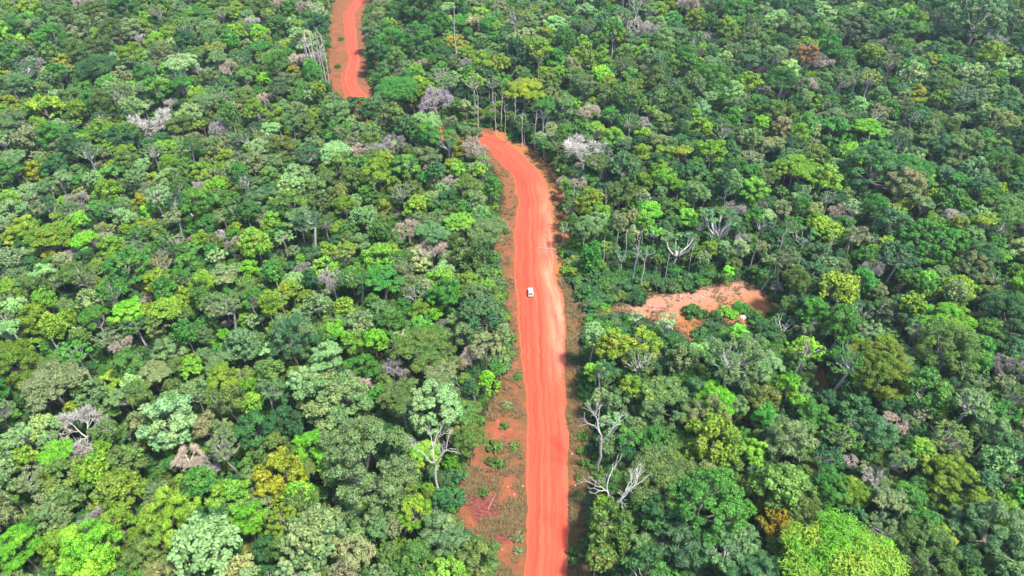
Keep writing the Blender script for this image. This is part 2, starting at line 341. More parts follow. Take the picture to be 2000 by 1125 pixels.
def proto_bare(seed, tier):
    r = np.random.default_rng(seed); H = {'s': 3.6, 'm': 3.0, 'l': 2.4}[tier]; T = Tubes(6); tips = []; f = np.array([r.normal(0, .1), r.normal(0, .1), H - 1.35])
    T.limb((0, 0, -0.25), f, 0.085, 0.07, 0.04, 6, r)
    for i in range(5):
        a = i * 1.2566 + r.uniform(-.4, .4); d = unit(np.array([math.cos(a) * 0.75, math.sin(a) * 0.75, r.uniform(.45, 1.0)]))
        twig_tree(r, T, f, d, 0.50, 0.030, 3, tips, 0.5, (3, 4), 0.64)
    tp = np.array([t[0] for t in tips]); td = np.array([t[1] for t in tips]); n = len(tp) * 20
    i = r.integers(0, len(tp), n); d = unit(td[i] + r.normal(0, 0.55, (n, 3))); ln = r.uniform(0.1, 0.26, n)[:, None]
    p = tp[i] - td[i] * 0.12 * r.random((n, 1)); b = unit(np.cross(d, r.normal(0, 1, (n, 3)))) * 0.0085
    V = np.stack([p - b, p + b, p + d * ln + b * 0.4, p + d * ln - b * 0.4], 1).reshape(-1, 3)
    k = 0.95 / np.percentile(np.hypot(tp[:, 0], tp[:, 1]), 90); V[:, :2] *= k
    for q in T.V: q[:, :2] *= k
    tw = mesh_np("twigs", V, np.arange(n * 4).reshape(-1, 4), BARK); return T, tw, H, H - 0.75
def proto_snag(seed, tier):
    r = np.random.default_rng(seed); H = 5.2; T = Tubes(7); tips = []; f = np.array([r.normal(0, .1), r.normal(0, .1), H - 2.4])
    T.limb((0, 0, -0.25), f, 0.09, 0.066, 0.05, 6, r)
    for i in range(3):
        a = i * 2.1 + r.uniform(-.5, .5); d = unit(np.array([math.cos(a) * 0.5, math.sin(a) * 0.5, 1.0]))
        twig_tree(r, T, f, d, 0.92, 0.050, 4, tips, 0.42, (2, 3), 0.68)
    return T, None, H, H - 1.3
def proto_pole(seed, tier):
    r = np.random.default_rng(seed); H = 9.0; T = Tubes(6)
    pts = T.limb((0, 0, -0.25), (r.normal(0, .4), r.normal(0, .4), H), 0.115, 0.05, 0.03, 7, r)
    for i in (4, 5, 5, 6):
        T.limb(pts[i], pts[i] + np.array([r.normal(0, .6), r.normal(0, .6), r.uniform(.5, 1.4)]), 0.045, 0.02, 0.1, 4, r)
    return T, None, H, H * 0.6
def proto_candelabra(seed, tier):
    r = np.random.default_rng(seed); H = {'s': 3.0, 'm': 2.5, 'l': 2.0}[tier]; T = Tubes(6); f = np.array([0, 0, H - 1.6]); C_, R_ = [], []
    T.limb((0, 0, -0.25), f, 0.075, 0.06, 0.03, 5, r)
    for i in range(7):
        a = i * 0.898 + r.uniform(-.3, .3); out = r.uniform(.3, .95); q = f + np.array([math.cos(a) * out, math.sin(a) * out, r.uniform(1.15, 1.6) - out * 0.3])
        m = f + np.array([math.cos(a) * out * 0.62, math.sin(a) * out * 0.7, (q - f)[2] * 0.45]); T.limb(f, m, .055, .045, .07, 4, r); T.limb(m, q, .045, .028, .05, 4, r)
        C_.append(q)
        for _ in range(1):
            q2 = q + np.array([r.normal(0, .22), r.normal(0, .17), r.normal(0, .08)]); T.limb(m, q2, .02, .01, .1, 4, r, 5); C_.append(q2)
    c, n, s, lv, pv = [], [], [], [], []
    for q in C_:                                              # a rosette of broad hand-shaped leaves on each branch end
        k = 9; a = np.arange(k) * 2.4 + r.uniform(0, 6); rr = r.uniform(.05, .17, k)
        c.append(q + np.stack([np.cos(a) * rr, np.sin(a) * rr, 0.03 - rr * 0.35 + r.normal(0, .015, k)], -1))
        n.append(np.stack([np.cos(a) * 0.5, np.sin(a) * 0.5, np.ones(k)], -1) + r.normal(0, .2, (k, 3))); s.append(r.uniform(.1, .17, k)); lv.append(r.random(k)); pv.append(np.full(k, r.random()))
    return T, tuple(map(np.concatenate, (c, n, s, lv, pv))), H, H - 0.55
def proto_vine(seed, tier):
    r = np.random.default_rng(seed); H = 3.1; K = 22; z = np.linspace(0.35, H - 0.35, K); a = np.arange(K) * 2.4
    wd = 0.55 + 0.25 * np.sin(z / H * 3.0) + r.normal(0, .08, K); P = np.stack([np.cos(a) * wd * 0.7, np.sin(a) * wd * 0.7, z], -1); R = r.uniform(.32, .5, K)
    L = puff_leaves(P, R, 1.1, 6500, 0.085, r, up=0.2, droop=1.2); return trunk_with_limbs(r, H, H - .6, P[-6:], 0.07, .9), L, H, H * 0.6
def proto_bush(seed, tier):
    r = np.random.default_rng(seed); D = spread(9, r, 0.05); R = r.uniform(.35, .55, len(D)); P = D * (0.95 - R * .6)[:, None] * np.array([1, 1, .8]); P[:, 2] += 0.12
    L = puff_leaves(P, R, 0.85, 1500, 0.15, r); T = Tubes(5)
    for p in P[:6]: T.limb((0, 0, -0.1), p, .04, .015, .12, 4, r)
    return T, L, 1.2, 0.5
MAKE = {'D': proto_dome, 'U': proto_umbrella, 'T': proto_tall, 'O': proto_open, 'B': proto_bare, 'S': proto_snag, 'P': proto_pole, 'C': proto_candelabra, 'V': proto_vine, 'H': proto_bush}
COUNT = {'D': {'s': 8, 'm': 10, 'l': 7, 'x': 4}, 'U': {'s': 3, 'm': 4, 'l': 3, 'x': 2}, 'T': {'s': 4, 'm': 3, 'l': 1}, 'O': {'s': 3, 'm': 4, 'l': 3, 'x': 2}, 'B': {'s': 3, 'm': 3, 'l': 2},
         'S': {'m': 4}, 'P': {'m': 4}, 'C': {'s': 2, 'm': 3, 'l': 2}, 'V': {'m': 3}, 'H': {'m': 4}}
for t_, tiers in COUNT.items():
    for tr_, n_ in tiers.items():
        L_ = []
        for i in range(n_):
            seed = 1000 * (ord(t_) - 64) + 100 * "smlx".index(tr_) + i
            T, L, H, zc = MAKE[t_](seed, tr_)
            tm = T.mesh("trunk")
            cm = None if L is None else L if isinstance(L, bpy.types.Mesh) else leaf_quads(*L, np.random.default_rng(seed), "crown", np.random.default_rng(seed + 5).choice([1.0, 1.0, 1.25, 1.6, 2.0]))
            L_.append(dict(trunk=tm, crown=cm, H=H, zc=zc, key=(t_, tr_, i), src=None))
        PROTO[t_, tr_] = L_
def tier_of(t, R):
    k = 's' if R < 4.0 else 'm' if R < 6.8 else 'l' if R < 9.6 else 'x'
    return k if k in COUNT[t] else 'l' if k == 'x' and 'l' in COUNT[t] else 'm'

# ------------------------------------------------------------------ colours
TINT = {  # main leaf colour, second colour of some clumps
    'g': ((.042, .128, .018), (.076, .178, .020)), 'd': ((.026, .082, .022), (.046, .118, .024)), 'b': ((.040, .104, .034), (.066, .135, .040)),
    'o': ((.070, .122, .022), (.098, .158, .026)), 'y': ((.112, .195, .014), (.165, .235, .016)), 'l': ((.115, .265, .020), (.165, .310, .026)),
    'L': ((.095, .265, .012), (.170, .325, .020)), 'e': ((.040, .160, .020), (.075, .205, .026)), 'p': ((.160, .262, .085), (.205, .300, .088)),
    's': ((.088, .150, .046), (.122, .186, .056)), 'k': ((.135, .165, .055), (.175, .198, .070)), 'm': ((.165, .190, .010), (.215, .205, .010)),
    'r': ((.170, .110, .045), (.200, .140, .060)), 'w': ((.50, .475, .42), (.50, .475, .42)), 'v': ((.40, .36, .36), (.40, .36, .36)), 'n': ((.54, .44, .34), (.54, .44, .34))}
WORD = {'g': 'mid-green', 'd': 'dark green', 'b': 'bluish-green', 'o': 'olive', 'y': 'yellow-green', 'l': 'light lime-green', 'L': 'vivid lime', 'e': 'emerald-green', 'p': 'pale green',
        's': 'grey-green', 'k': 'khaki', 'm': 'mustard-gold', 'r': 'rusty', 'w': 'whitish', 'v': 'lilac-grey', 'n': 'beige'}
def colour(code, r):
    a, b = (np.array(q) * ((.95, 1.0, 1.06) if code not in 'wvnr' else 1.0) for q in TINT[code]); k = r.uniform(.86, 1.16) * 1.3; j = 1 + r.normal(0, .06, 3)
    j2 = j * (1 + r.normal(0, .05, 3)) * np.array([r.uniform(.85, 1.35), r.uniform(.9, 1.15), 1]) * r.uniform(.8, 1.2)
    return [*(np.array(a) * k * j), 1.0], [*(np.array(b) * k * j2), 1.0]
def bark_colour(pale, r):
    if pale: v = r.uniform(.34, .54); return [v, v * .95, v * .87, 1.0]
    v = r.uniform(.16, .34); return [v, v * .88, v * .74, 1.0]

HAZE = 0.00008
CATALOG = """
32,47,45,T,g*;mid-green tree with long leaning white trunk near the top left corner;green tree with long leaning white trunk
95,78,58,D,g
98,112,42,D,o
55,135,50,O,b*
494,40,32,B,w
350,113,65,U,p
390,138,22,B,w
445,132,42,B,n
270,75,25,B,w
242,22,70,D,g
190,120,80,U,d;dark layered umbrella crown among paler trees in the upper left forest;dark layered umbrella crown at upper left
400,195,62,U,s*
310,170,48,D,g*
295,228,78,B,w;broad whitish leafless umbrella crown over green crowns in the upper left forest;broad whitish umbrella crown at upper left
230,185,60,O,s*
20,203,36,D,m
352,160,48,U,e
92,8,50,O,s*
455,28,30,D,y
90,222,70,D,y
152,217,36,T,y
330,200,26,B,w
255,58,50,D,k
577,118,40,B,n;pinkish white leafless dome beside the bundle of pale poles by the far road;pinkish white dome beside the pale poles
600,112,24,P,w
606,116,24,P,w
612,112,24,P,n
618,115,24,P,w
623,110,24,P,n
628,114,24,P,w
633,108,24,P,n
543,55,45,D,g
570,20,45,D,g
775,166,80,U,e;large bright green layered crown between the two visible stretches of road;bright green crown between the road stretches
805,184,36,D,y
848,198,70,B,v;wide lilac-white leafless crown just beyond the road bend;lilac-white leafless crown beyond the bend
873,152,45,U,s*
963,162,42,O,s*
1025,168,76,U,m;tall golden-olive umbrella tree standing beyond the road bend;golden-olive umbrella tree beyond the bend
888,82,26,P,w
910,122,26,B,w
825,124,30,B,n
775,115,40,T,o
810,90,75,D,g
762,80,50,D,e
808,60,30,B,v
822,22,90,D,g
900,37,40,U,e*
950,52,40,T,e
978,20,36,D,k
856,52,50,D,g
652,220,60,D,s
828,233,66,U,p
652,290,64,U,p;large pale green umbrella crown beside a small pinkish leafless tree;large pale green umbrella crown
700,293,36,B,n
600,255,60,D,o
515,190,30,B,n
545,172,45,O,d
865,262,60,U,g*
722,62,40,D,s
735,100,45,D,d
1145,12,40,U,p
1244,14,30,S,w
1083,50,46,D,p
1138,78,24,T,l*
1085,118,40,D,e
1245,50,46,B,w
1360,42,46,D,y
1443,95,38,O,s*;grey-green tree on a tall white forked trunk in the upper right forest;grey-green tree on the white forked trunk
1484,132,30,B,n
1494,175,22,B,w
1092,143,26,T,l
1138,165,45,D,s
1158,215,46,B,n;rounded beige leafless dome right of the golden-olive umbrella tree;rounded beige leafless dome
1182,198,36,D,s
1320,205,62,D,o
1400,152,66,D,g
1388,192,36,O,p*
1262,240,34,B,w
1420,220,22,D,e
1370,250,40,D,y
1322,60,45,U,s*
1417,58,40,D,y
1158,184,15,D,L
1145,290,92,B,w;very broad white leafless umbrella crown just right of the road bend;broad white leafless crown right of the bend
1362,170,32,T,s
1340,130,38,D,g
1905,45,112,D,s;huge grey-green many-domed tree near the top right corner;huge grey-green domed tree near the top right
1832,35,46,O,b*
1665,60,66,D,s
1724,85,26,B,v
1580,108,46,D,r;rusty orange-brown crown in the upper right forest;rusty orange-brown crown
1612,122,32,B,n
1697,240,62,U,L;vivid lime tree among dark crowns on the upper right slope;vivid lime tree at upper right
1700,152,50,O,y*
1740,170,26,T,g*
1640,220,60,U,s*
1572,192,30,T,s*
1562,165,50,O,s
1895,140,56,O,p*
1862,115,50,U,e
1785,50,60,U,g
1700,103,46,D,y
1890,190,72,O,s
1860,240,32,T,o
1955,245,60,D,k
1925,272,32,D,e
1655,158,42,O,s*
1515,45,46,D,p
1555,55,44,D,s
1612,28,40,D,p
1625,258,66,D,e
215,328,32,U,e*
250,322,50,D,o
262,348,55,O,s*
300,295,50,O,s*
333,322,42,D,y
150,345,36,U,e
180,353,32,T,p
292,354,30,D,y
215,380,52,D,y
65,338,40,D,m
45,368,50,U,p
47,390,50,B,n
312,385,56,O,p*;pale crown on a forked bone-white trunk in the left forest;pale crown on the forked bone-white trunk
372,302,26,D,y
390,298,26,D,e
442,314,38,D,y
422,372,42,D,L;bright emerald round crown below a lilac-grey twiggy tree in the left forest;bright emerald round crown at left
385,394,66,D,g
133,415,52,O,s*
160,432,40,D,l
95,455,86,U,y
162,465,52,U,L;vivid yellow-lime flat crown near the left side of the forest;vivid yellow-lime flat crown
140,495,36,B,w
25,515,56,D,s
255,525,88,D,e;large dark emerald feathery crown in the left forest;large dark emerald feathery crown
85,549,52,D,p;minty pale green domed tree near the left edge;minty domed tree near the left edge
150,540,66,O,o*
100,507,30,D,m
483,525,36,D,L
395,468,36,D,y
412,492,30,D,e
472,472,32,B,n
275,393,30,D,m
425,460,26,B,w
192,320,18,B,w
463,302,32,O,s*
390,362,32,B,v
222,480,50,D,y
308,548,46,D,y
930,288,55,B,n;beige-pink leafless crown on the inner side of the road bend;beige-pink crown at the road bend
960,368,40,D,g*;green ball-shaped crown on a long slender white trunk at the red verge;ball-crowned tree at the red verge
938,337,30,D,l
945,318,36,O,s
832,342,30,U,e*
878,348,28,B,w
893,333,30,D,l
788,376,52,O,s*
675,405,42,D,y
752,407,30,D,m
950,442,80,U,s;spreading grey-green crown with white limbs overhanging the left red verge;grey-green crown overhanging the left verge
638,437,34,O,o*
598,430,66,O,b*
550,462,44,O,p*;cream-coloured thin crown on a white stem left of the road;cream-coloured thin crown
610,493,34,O,b*
705,474,36,D,s
840,444,72,U,s
845,488,62,B,n;tangle of pale leafless branches between green crowns left of the road;tangle of pale leafless branches
740,510,66,D,l
920,500,76,V,o;olive vine-draped tree forming a wall along the left red verge;olive vine-draped tree on the left verge
745,537,82,U,e
818,512,46,D,p
530,347,46,D,o
575,362,50,D,p
512,397,72,D,b
580,417,62,U,s
517,417,28,B,w
718,377,40,D,g
712,427,50,D,s
775,466,40,D,o
532,432,36,D,l
508,297,50,D,p
550,294,55,D,o
1170,314,56,O,o*
1135,354,34,B,n;pinkish leafless tree on a white trunk at the right forest edge;pinkish leafless tree at the right forest edge
1257,362,42,D,y
1255,338,24,D,o
1298,352,42,D,l
1272,402,46,U,L
1262,432,36,T,l*;lime-green tree on a tall straight white trunk right of the road;lime-green tree on a straight white trunk
1308,407,34,D,o
1157,502,48,V,e;bright green vine-draped column beside the road's right side;bright green vine-draped column
1100,447,28,O,s*
1212,389,70,D,o
1220,329,60,D,b
1392,302,55,D,y
1430,295,36,D,b
1415,374,34,C,b
1472,372,56,D,l
1412,427,98,C,b;large candelabra tree with long pale curving limbs in the right forest;large bluish candelabra tree
1325,472,74,C,b;pale-limbed candelabra tree with upswept white limbs above the clearing;pale candelabra tree above the clearing
1215,500,36,C,b
1370,440,32,C,b
1488,437,38,C,b
1240,505,24,P,w
1258,512,24,P,w
1420,530,24,D,L
1450,467,28,B,v
1358,337,46,D,b
1362,380,50,D,s
1467,337,36,D,e
1258,302,36,D,y
1662,304,46,D,L
1562,320,80,U,y
1700,342,108,D,b;huge dark blue-green many-lobed tree in the right forest;huge dark blue-green tree
1705,314,40,D,e
1790,317,82,U,e;wide flat minty feathery crown in the right forest;flat minty feathery crown
1875,302,92,D,s
1770,362,66,D,k
1810,345,42,U,l*
1885,347,46,U,e*
1957,332,80,D,g
1612,354,60,D,l
1620,387,42,O,s*
1670,404,46,O,p*;pale tree on a white forked trunk in the right forest;pale tree on a white forked trunk
1715,407,50,D,e*
1672,464,56,O,k*;khaki spreading crown on a white Y-shaped trunk in the right forest;khaki crown on the white Y-shaped trunk
1687,449,26,B,n
1575,454,62,C,b
1860,422,40,B,w
1852,392,60,D,g
1763,400,32,D,y
1975,402,80,U,o
1530,412,46,D,k
1812,482,112,D,e;broad fresh green canopy tree in the right forest;broad fresh green canopy tree
1868,472,46,D,e
1790,457,50,D,b
1750,502,80,O,b*
1907,522,62,D,s
1812,547,40,D,l
1745,470,36,U,y
1802,385,13,D,r
1525,497,24,P,n
1615,502,24,P,v
242,599,66,U,L;lime-green flat crown beside yellow crowns left of centre;lime-green flat crown beside yellow crowns
322,600,60,U,y
282,614,50,D,y
232,632,28,D,y
70,630,62,D,y
180,590,46,D,k
32,600,46,D,p
15,572,46,D,y
430,597,76,O,s*;grey-green spreading crown on a slim white trunk in the left forest;grey-green crown on a slim white trunk
145,687,72,O,e*
207,667,56,O,s*
230,674,46,B,n
25,717,100,D,y
100,737,112,U,k;big khaki layered crown with reddish trunks beneath at the left;big khaki layered crown at the left
295,722,62,U,k
322,682,62,D,s
470,682,72,D,s
425,744,62,D,y
180,774,60,D,s
235,767,52,U,s*
150,832,112,B,w;big bleached white leafless crown in the lower left forest;big bleached white crown at lower left
325,827,98,D,p;large minty green feathery dome in the lower left forest;large minty feathery dome
490,757,42,D,L
435,652,24,D,L
497,627,36,O,p
365,577,50,D,y
375,722,42,D,l
400,832,52,D,k
142,799,32,D,y
572,662,102,D,b;large blue-green rounded dome in the middle of the left forest;large blue-green rounded dome
655,640,52,U,L
675,599,42,D,y
685,674,46,D,y
705,634,60,D,s
825,662,104,U,o*;tall olive tree on several pale straight trunks left of the road;tall olive tree on pale straight trunks
850,614,34,D,L
812,580,34,S,w
822,609,40,D,y
868,574,62,D,e
765,719,46,B,v;small lilac leafless dome left of the tall olive tree;small lilac leafless dome
790,732,26,B,n
897,745,36,S,w;white dead tree with upright forks and yellow leaves at the left forest edge;white forked dead tree left of the road
907,742,26,D,y
947,737,30,T,L
945,674,72,O,k
910,657,46,D,s
920,692,42,B,n
940,617,80,D,b
650,787,132,D,s;very big pale sage crown with white limbs in the lower left forest;very big pale sage crown
785,767,92,U,o*;wide flat olive crown with bleached limbs below the lilac dome;wide flat olive crown with bleached limbs
740,772,38,D,e
850,802,110,D,p
525,767,56,O,s*
635,702,62,D,p
865,627,24,B,w
730,670,46,D,L
760,630,56,D,g
530,724,50,D,o
1197,680,72,D,y;round yellow-green tree at the roadside opposite the clearing track;round yellow-green roadside tree
1305,627,62,C,p;pale candelabra tree standing against the bare clearing;candelabra tree against the clearing
1245,617,34,C,p
1388,664,32,C,b
1235,757,46,T,y*;tall narrow olive-yellow tree on a long white trunk right of the road;tall narrow tree on the long white trunk
1302,762,80,U,o
1290,792,110,D,s
1402,782,72,D,L;vivid green rounded crown among olive crowns right of the road;vivid green rounded crown right of the road
1385,827,102,D,k;khaki-olive dome below the vivid green rounded crown;khaki-olive dome below the vivid crown
1197,792,48,D,s
1430,712,130,O,s*;very large grey-green crown with twisted white limbs right of the road;large crown with twisted white limbs
1330,707,60,D,s
1490,782,62,D,o
1380,735,18,D,L
1492,812,46,D,e
1180,838,76,S,w;big bare bone-white forked snag at the right edge of the road;bone-white forked snag by the road
1862,614,96,U,L;bright lime spreading crown beside the dark trees at the right;bright lime crown at the right
1697,647,56,O,p*
1788,644,46,O,s
1708,732,136,D,y;huge olive domed tree with a thick leaning trunk at the right;huge olive tree with the leaning trunk
1845,682,112,D,o
1965,622,104,D,d;very dark green tall tree at the right edge;very dark tall tree at the right edge
1985,709,42,D,L
1540,757,48,D,L
1562,782,38,D,l
1553,717,30,P,w
1535,627,52,C,b
1592,612,62,D,g
1752,830,48,B,n;white-pink twiggy leafless crown below the huge olive tree;white-pink twiggy crown at lower right
1800,807,42,O,k*
1890,787,82,O,s*;grey-green tree with a leaning blue-white trunk at the right;tree with a leaning blue-white trunk
1985,777,62,O,o*
1690,602,52,C,b
1808,562,42,T,g*
108,884,66,U,L;lime two-tiered umbrella crown beside the bleached white crown;lime two-tiered umbrella crown
45,899,52,D,y
60,937,72,O,k*
190,914,62,D,y
240,907,72,D,o
360,900,64,B,n;shaggy pale leafless tree with reddish twigs below the minty dome;shaggy pale leafless tree at lower left
440,870,72,O,k*
290,867,32,D,m
335,1000,102,D,y
237,1017,52,D,y
485,1014,62,D,L;vivid emerald round crown beside the mustard-gold tree;vivid emerald round crown at lower left
410,1067,118,D,p;pale creamy-green big domed crown at the bottom edge left;pale creamy-green crown at the bottom edge
182,1077,122,D,L;big vivid green crown with yellowed top in the bottom left;big vivid green crown at the bottom left
38,1075,82,D,L
15,1097,60,D,o
290,1082,82,D,o
100,1017,72,D,s
155,952,112,D,o
118,972,52,D,s
490,942,52,D,s
607,867,62,D,L;bright green dome above the giant sage tree at lower left;bright green dome above the sage tree
637,897,52,D,L
540,892,76,D,o
550,927,92,D,m;mustard-gold broad crown in the lower left forest;mustard-gold broad crown
715,927,188,D,s;giant sage-green crown draped with lime vines left of the road;giant sage-green crown
850,885,78,S,w;white dead tree with twiggy top and green vines on the left forest edge;white dead tree by the eroded bank
882,902,36,V,L
578,962,56,D,l
590,987,62,D,o
812,1007,72,D,y*
692,1077,76,D,k
583,1112,76,D,p
610,1057,112,D,s
862,1047,86,D,s
930,1092,80,D,o;olive crown spreading over the eroded bank at the bottom left of the road;olive crown over the eroded bank
812,1107,92,D,o
740,1037,46,D,s
905,1065,26,B,v
522,1072,52,D,d
915,862,62,D,o
1203,962,92,S,w;tangle of bone-white dead branches above an olive vine-covered column;bone-white branches above the vine column
1197,1042,100,V,o;golden-olive vine-covered column tree at the bottom right of the road;golden-olive vine column by the road
1303,922,142,U,o;broad olive-green umbrella crown right of the vine column;broad olive umbrella crown at lower right
1375,987,152,D,g;very large mid-green clumped dome in the lower right forest;very large mid-green clumped dome
1435,1002,40,D,L
1395,862,102,D,y
1480,967,72,D,y
1430,1067,122,O,s*;large grey crown with exposed white branches at the bottom edge;large grey crown with exposed white branches
1325,1062,92,D,b
1228,897,46,D,d
1290,1010,80,D,d
1465,887,62,D,l
1430,907,46,D,o
1650,1085,225,U,L;giant vivid lime crown at the bottom edge of the right forest;giant vivid lime crown
1525,967,102,D,o
1563,1002,82,D,o
1540,862,92,D,s
1850,952,112,D,y
1800,884,52,D,l
1755,897,56,O,s*
1705,932,48,B,w;small bone-white leafless tree in the lower right forest;small bone-white leafless tree
1795,1022,76,D,g
1930,1037,132,D,s;big grey-green mounded crown at the lower right edge;big grey mounded crown at lower right
1805,1087,122,D,o
1790,1120,62,B,w
1945,902,62,D,s
1615,957,72,D,e
1985,1075,70,D,g
1510,1022,62,D,m
1352,607,40,H,e;bright green round bush in the middle of the bare clearing;bright bush in the clearing
1415,607,32,H,l
1445,599,34,H,e
1180,597,26,H,l
1192,907,32,H,s
1127,1082,40,H,o
1011,1048,26,H,k
1011,1075,18,H,k
1130,575,26,H,o
1112,520,24,H,o
1120,470,28,H,o
1100,400,24,H,o
1148,800,24,H,o
1160,860,26,H,o
1132,930,20,H,o
1160,655,30,H,o
990,450,18,H,o
985,575,20,H,o
1012,735,18,H,o
1000,660,22,H,o
985,830,20,H,o
1005,870,22,H,o
960,900,24,H,o
945,960,22,H,o
660,128,14,H,o
730,162,18,H,d
665,75,12,H,o
1375,612,26,H,o
1396,618,32,H,d
1432,613,24,H,l
1462,606,28,H,o
1478,622,38,H,g
968,222,17,P,w
978,212,17,P,w
988,238,17,P,w
1001,222,17,P,w
1020,246,17,P,w
1045,250,17,P,w
1062,262,17,P,w
1082,270,17,P,w
1225,478,17,P,w
1250,470,17,P,w
1182,495,17,P,w
1302,520,17,P,w
1350,500,17,P,w
1178,400,17,P,w
1122,402,17,P,w
935,215,17,P,w
1392,480,17,P,w
1470,500,17,P,w
1560,500,17,P,w
975,905,26,H,o
965,870,30,H,o
990,790,22,H,k
1140,850,26,H,o
1135,880,22,H,o
1145,905,28,H,o
1128,965,20,H,o
1122,700,20,H,o
1138,730,22,H,o
700,207,40,D,d
738,209,46,D,b
768,226,50,D,o
836,264,52,D,g
792,252,50,D,d
905,264,40,D,s
722,218,44,D,d
770,247,40,D,o
884,258,36,D,d
928,266,30,D,s
"""

# ------------------------------------------------------------------ ground and road
def axis(a, b, step, far):
    core = np.arange(a, b + .1, step); ext = np.array([6, 20, 60, 150, 350, 800, 1800, 4000.]); ext = ext[ext < far]
    return np.concatenate([a - ext[::-1], core, b + ext])
gx, gy = axis(-330, 330, 2.0, 5000), axis(44, 640, 2.0, 5000)
GX, GY = np.meshgrid(gx, gy); fx, fy = GX.ravel(), GY.ravel()
verge, bare = soil_masks(fx, fy)
nx, ny = len(gx), len(gy); i_ = np.arange(ny - 1)[:, None] * nx + np.arange(nx - 1)[None]
F = np.stack([i_, i_ + 1, i_ + nx + 1, i_ + nx], -1).reshape(-1, 4)
gpx, gpy, gd = to_px(fx, fy, 0); onv = gd > 20
mid_x = np.interp(gpy, [e[0][1] for e in NEAR], [(e[0][0] + e[1][0]) / 2 for e in NEAR])
rl = [at(*e[1])[:2] for e in HID[-1:] + NEAR[:8]]; strip = np.clip(1.5 - poly_dist(fx, fy, rl, False) / 6.5, 0, 1) * (gpx > mid_x); bare = np.maximum(bare, strip)
dry = np.where(onv & (gpx > mid_x) & (gpy > 280), 0.75, 0.18)            # the right verge is overgrown with dead grass
rub = np.clip(1.3 - poly_dist(fx, fy, [at(*p)[:2] for p in ((1215, 603), (1280, 588), (1340, 576), (1400, 564), (1450, 553))], False) / 9, 0, 1)
MARP = [at(*p)[:2] for p in ((895, 970), (930, 955), (975, 975), (1003, 1015), (1000, 1055), (965, 1075), (935, 1030))]
mar = np.clip(.5 + np.where(in_poly(fx, fy, MARP), 1, -1) * poly_dist(fx, fy, MARP) / 5, 0, 1)
uneven = 0.25 * np.array([noise.noise((a * .13, b * .13, 0)) for a, b in zip(fx, fy)])
near_road = np.clip((poly_dist(fx, fy, CENTRE, False) - 9.5) / 8, 0, 1)
g = obj("ground", mesh_np("ground", np.stack([fx, fy, ground_z(fx, fy) + uneven * near_road], -1), F, GROUND, {"verge": verge, "bare": bare, "dry": dry, "rubble": rub, "maroon": mar}, True), kind="structure")

def catmull(P, per):
    P = np.asarray(P, float); Q = np.vstack([2 * P[0] - P[1], P, 2 * P[-1] - P[-2]]); out = []
    for i in range(1, len(Q) - 2):
        for k in range(per):
            t = k / per; a, b, c, d = Q[i - 1:i + 3]
            out.append(.5 * (2 * b + (c - a) * t + (2 * a - 5 * b + 4 * c - d) * t * t + (3 * b - a - 3 * c + d) * t ** 3))
    return np.array(out + [P[-1]])
LW, RW = [at(*a)[:2] for a, b in EDGES], [at(*b)[:2] for a, b in EDGES]
Lc, Rc = catmull(LW, 24), catmull(RW, 24); NA = 25; s_ = np.linspace(0, 1, NA)
for E, q in ((Lc, 1.0), (Rc, 7.0)):
    w_ = np.array([noise.noise((a * .09 + q, b * .09, q)) + .5 * noise.noise((a * .4 + q, b * .4, q)) for a, b in E]); E[:, 0] += w_ * 0.9
along = np.concatenate([[0], np.cumsum(np.hypot(*np.diff((Lc + Rc) / 2, axis=0).T))]); n = len(Lc)
RV = Lc[:, None] + (Rc - Lc)[:, None] * s_[None, :, None]; wid = np.linalg.norm(Rc - Lc, axis=1)
crown_z = 0.06 + 0.10 * (1 - (2 * s_ - 1) ** 2)
V = np.concatenate([RV, np.broadcast_to(crown_z[None, :, None], (n, NA, 1))], -1).reshape(-1, 3)
i_ = np.arange(n - 1)[:, None] * NA + np.arange(NA - 1)[None]; F = np.stack([i_, i_ + 1, i_ + NA + 1, i_ + NA], -1).reshape(-1, 4)
mpy = to_px(((Lc + Rc) / 2)[:, 0], ((Lc + Rc) / 2)[:, 1], 0)[1]
palek = np.interp(mpy, [330, 400, 520, 640, 700, 780], [.1, .75, .95, 1.1, .85, .15])[:, None] * np.clip((s_[None] - .52) / .3, 0, 1)
edge = np.clip(np.abs(2 * s_ - 1) * 5 - 4, 0, 1)[None] * np.ones((n, 1)) * 1.0
me = mesh_np("road", V, F, ROADM, {"pale": palek.ravel(), "edge": edge.ravel()}, True)
uv = me.uv_layers.new(name="lane"); UVV = np.stack([((s_[None] - .5) * wid[:, None]), np.broadcast_to(along[:, None], (n, NA))], -1).reshape(-1, 2)
li = np.empty(len(me.loops), np.int32); me.loops.foreach_get("vertex_index", li); uv.data.foreach_set("uv", UVV[li].astype(np.float32).ravel())
obj("road", me, kind="structure")

